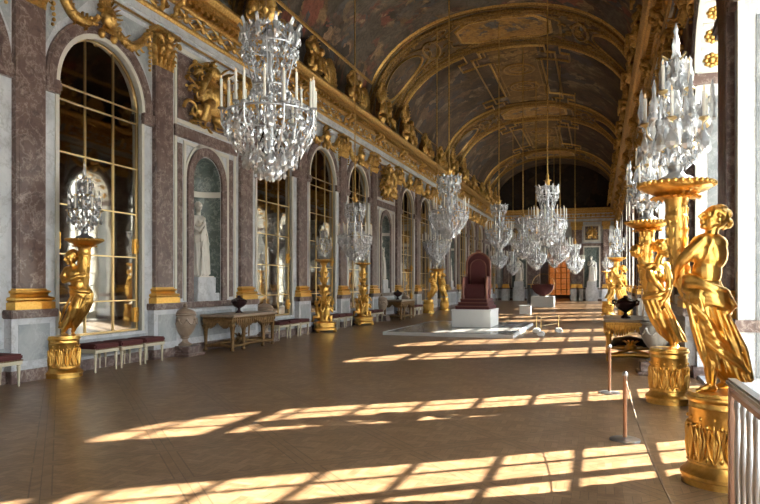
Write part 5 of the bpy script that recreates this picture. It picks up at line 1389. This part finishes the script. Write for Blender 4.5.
# second exhibit
ex, ey, _ = at(542, 307)
p2 = thing('plinth_block', 'far pale grey plinth carrying the round framed red seat', 'plinth', (ex, ey + .7, 0)); MB().box(-.75, .75, -.7, .7, 0, .70, .01).build('block', 'white_paint', p2)
sx_ = thing('round_seat', 'dark red half round seat in a thin circular frame on the far grey plinth', 'seat', (ex, ey + .7, .70))
mb = MB(); prof = []
n = 20
arc = [(.72 * math.cos(PI + PI * i / n), .78 + .72 * math.sin(PI + PI * i / n)) for i in range(n + 1)]
mb.loft([[(x, y, z) for x, z in arc] for y in (-.3, .35)]); mb.build('shell', 'throne_red', sx_)
MB().box(-.62, .62, -.27, .30, .72, .82, .04).build('cushion', 'velvet', sx_)
MB().tube([(.74 * math.cos(2 * PI * i / 40), .36, .78 + .74 * math.sin(2 * PI * i / 40)) for i in range(41)], .022, 6).build('ring_frame', 'brass', sx_, 60)
MB().box(-.2, .2, -.15, .15, 0, .08).build('foot', 'dark_wood', sx_)
bx = at(525, 314); b3 = thing('small_plinth', 'small white box plinth between the throne and the far grey plinth', 'plinth', (bx[0], bx[1] + .25, 0)); MB().box(-.28, .28, -.25, .25, 0, .42, .008).build('block', 'white_paint', b3)
MB().box(-.32, .32, -.29, .29, .42, .45, .006).build('top_slab', 'white_paint', b3)
bx = at(529, 308.5); b4 = thing('upright_panel', 'narrow dark upright panel beside the far grey plinth', 'panel', (bx[0], bx[1], 0)); MB().box(-.1, .1, -.04, .04, 0, 1.5, .01).build('board', 'black', b4); MB().box(-.2, .2, -.15, .15, 0, .03).build('foot', 'black', b4)
# marble statues
def make_marble(t, seed=0, flip=1):
    b = MB(); hr = MB(); f = flip
    P = lambda x, y, z: Vector((y, x * f, z))     # x across the niche, y out of the wall
    chain(b, [P(-.07, .02, .95), P(-.08, .10, .52), P(-.08, .02, .10)], [.10, .075, .05]); chain(b, [P(.09, .0, .95), P(.10, .0, .5), P(.10, -.02, .10)], [.11, .075, .05])
    for x in (-.08, .10): chain(b, [P(x, .02, .06), P(x * 1.2, .14, .04)], [.045, .03])
    b.ball(P(0, .01, 1.0), (.12, .16, .15)); b.ball(P(-.01, .01, 1.18), (.10, .125, .16)); b.ball(P(-.02, .02, 1.34), (.115, .15, .16))
    for x in (-.09, .05): b.ball(P(x, .11, 1.34), (.055, .06, .06), 10, 8)
    chain(b, [P(-.19, .0, 1.42), P(.15, .0, 1.44)], [.066, .066]); chain(b, [P(-.02, .0, 1.44), P(-.03, .02, 1.60)], [.06, .055])
    chain(b, [P(-.19, 0, 1.42), P(-.26, .02, 1.2), P(-.20, .14, 1.12)], [.06, .05, .042]); chain(b, [P(-.20, .14, 1.12), P(-.08, .20, 1.26), P(-.04, .19, 1.34)], [.042, .034, .026]); hand(b, P(-.04, .19, 1.34), (.1, .2, 1), (1, 0, 0), .09)
    chain(b, [P(.16, 0, 1.43), P(.24, .0, 1.22), P(.25, .06, 1.03)], [.06, .05, .042]); chain(b, [P(.25, .06, 1.03), P(.22, .12, .86)], [.04, .028]); hand(b, P(.22, .12, .86), (.3, 0, -1), (0, 1 * f, 0), .09)
    head(b, hr, P(-.04, .03, 1.70), .105, Vector((.85, -.5 * f, -.1)), (0, 0, 1))
    d = robe([(.01, 0, 1.06, .14, .19, .05), (.01, 0, .95, .165, .215, .08), (.02, 0, .6, .17, .215, .13), (.03, 0, .3, .185, .235, .15), (.04, 0, .06, .20, .26, .15), (.03, 0, .01, .19, .25, .12)], 11, .35, 72, 5 + seed)
    pts = [P(.20, .02, 1.46), P(.06, .15, 1.2), P(-.14, .17, 1.02), P(-.22, .05, .98)]
    for q in range(5): chain(d, [p + Vector((0, 0, -.035 * q)) for p in pts], [.02, .026, .026, .02], 8)
    for q in range(6): chain(d, [P(-.16 + .06 * q, .17, 1.0), P(-.14 + .055 * q, .20, .6), P(-.16 + .065 * q, .21, .08)], [.014, .022, .02], 8)
    chain(d, [P(.27, -.02, 1.35), P(.30, -.02, .8), P(.28, 0, .1)], [.05, .06, .07])
    MB().box(-.22, .24, -.30, .32, -.0, .03, .01).build('base', 'statue_marble', t)
    bo = link('figure', remesh(b, .012, 'marble body', 'statue_marble', 4, .5), t); link('hair', remesh(hr, .012, 'marble hair', 'statue_marble', 2, .4), bo); link('robe', remesh(d, .012, 'marble robe', 'statue_marble', 3, .45), t)
MG = 'white marble statues in the niches'
ms = thing('marble_statue', 'white marble statue of a robed woman in the first niche, over the carved console table', 'statue', (-.06, bay(1), 1.74), 0, MG); make_marble(ms)
ms2 = copy_thing(ms, 'white marble statue in the second niche along the mirror wall', (-.06, bay(5), 1.74), 0)
copy_thing(ms, 'distant marble statue in the third niche along the mirror wall', (-.06, bay(9), 1.74), 0)
copy_thing(ms, 'marble statue in the first niche of the window wall, beside the gilded console table', (HW + .06, bay(1) + OFF, 1.74), PI)
copy_thing(ms, 'marble statue in the second niche of the window wall', (HW + .06, bay(5) + OFF, 1.74), PI)
for x, w_ in ((-3.15, 'mirror side'), (3.15, 'window side')):
    copy_thing(ms, 'tall pale statue before the end wall, %s of the arch' % w_, (XC + x, YF - .37, 1.74), -PI / 2, scale=1.22)

# ================================================================== light and camera
SUN_AZ, SUN_EL = math.radians(35.6), math.radians(34.0)
d = Vector((-math.cos(SUN_AZ) * math.cos(SUN_EL), -math.sin(SUN_AZ) * math.cos(SUN_EL), -math.sin(SUN_EL)))
sl = bpy.data.lights.new('sun', 'SUN'); sl.energy = 60.0; sl.angle = math.radians(.6); sl.color = (1, .93, .82)
so = bpy.data.objects.new('sun', sl); COL.objects.link(so); so.rotation_euler = d.to_track_quat('-Z', 'Y').to_euler(); so.location = (HW + 30, 40, 30)
wd = bpy.data.worlds.new('sky'); SC.world = wd; wd.use_nodes = True; nt = wd.node_tree; nt.nodes.clear()
out = nt.nodes.new('ShaderNodeOutputWorld'); bg = nt.nodes.new('ShaderNodeBackground'); bg.inputs[1].default_value = 13.0
tc = nt.nodes.new('ShaderNodeTexCoord'); sp = nt.nodes.new('ShaderNodeSeparateXYZ'); rp = nt.nodes.new('ShaderNodeValToRGB')
nt.links.new(tc.outputs['Generated'], sp.inputs[0]); nt.links.new(sp.outputs[2], rp.inputs[0])
rp.color_ramp.elements[0].position = .0; rp.color_ramp.elements[0].color = (.52, .52, .50, 1); rp.color_ramp.elements[1].position = .8; rp.color_ramp.elements[1].color = (.60, .72, .92, 1); q_ = rp.color_ramp.elements.new(.3); q_.color = (.93, .95, .97, 1)
nt.links.new(rp.outputs[0], bg.inputs[0]); nt.links.new(bg.outputs[0], out.inputs[0])
for k in ARCHES:
    al = bpy.data.lights.new('window portal', 'AREA'); al.shape = 'RECTANGLE'; al.size = 2.2; al.size_y = 6.2; al.cycles.is_portal = True
    ao = bpy.data.objects.new('window_portal', al); COL.objects.link(ao); ao.location = (HW + .80, bay(k) + OFF, 3.1); ao.rotation_euler = Vector((-1, 0, 0)).to_track_quat('-Z', 'Z').to_euler()
cam = bpy.data.cameras.new('camera'); co = bpy.data.objects.new('camera', cam); COL.objects.link(co)
co.location = (CAMX, 0, EYE); co.rotation_euler = (PI / 2, 0, YAW)
cam.sensor_width = 36; cam.lens = FPX / 760 * 36; cam.shift_y = (HORIZON - 252) / 760; cam.clip_end = 500; cam.clip_start = .05
SC.camera = co
cy = SC.cycles; cy.max_bounces = 8; cy.diffuse_bounces = 5; cy.glossy_bounces = 4; cy.transmission_bounces = 4; cy.transparent_max_bounces = 24; cy.caustics_reflective = False; cy.caustics_refractive = False
cy.sample_clamp_indirect = 6
vs = SC.view_settings; vs.view_transform = 'Standard'; vs.look = 'None'; vs.exposure = .03; vs.gamma = 1; vs.use_curve_mapping = False
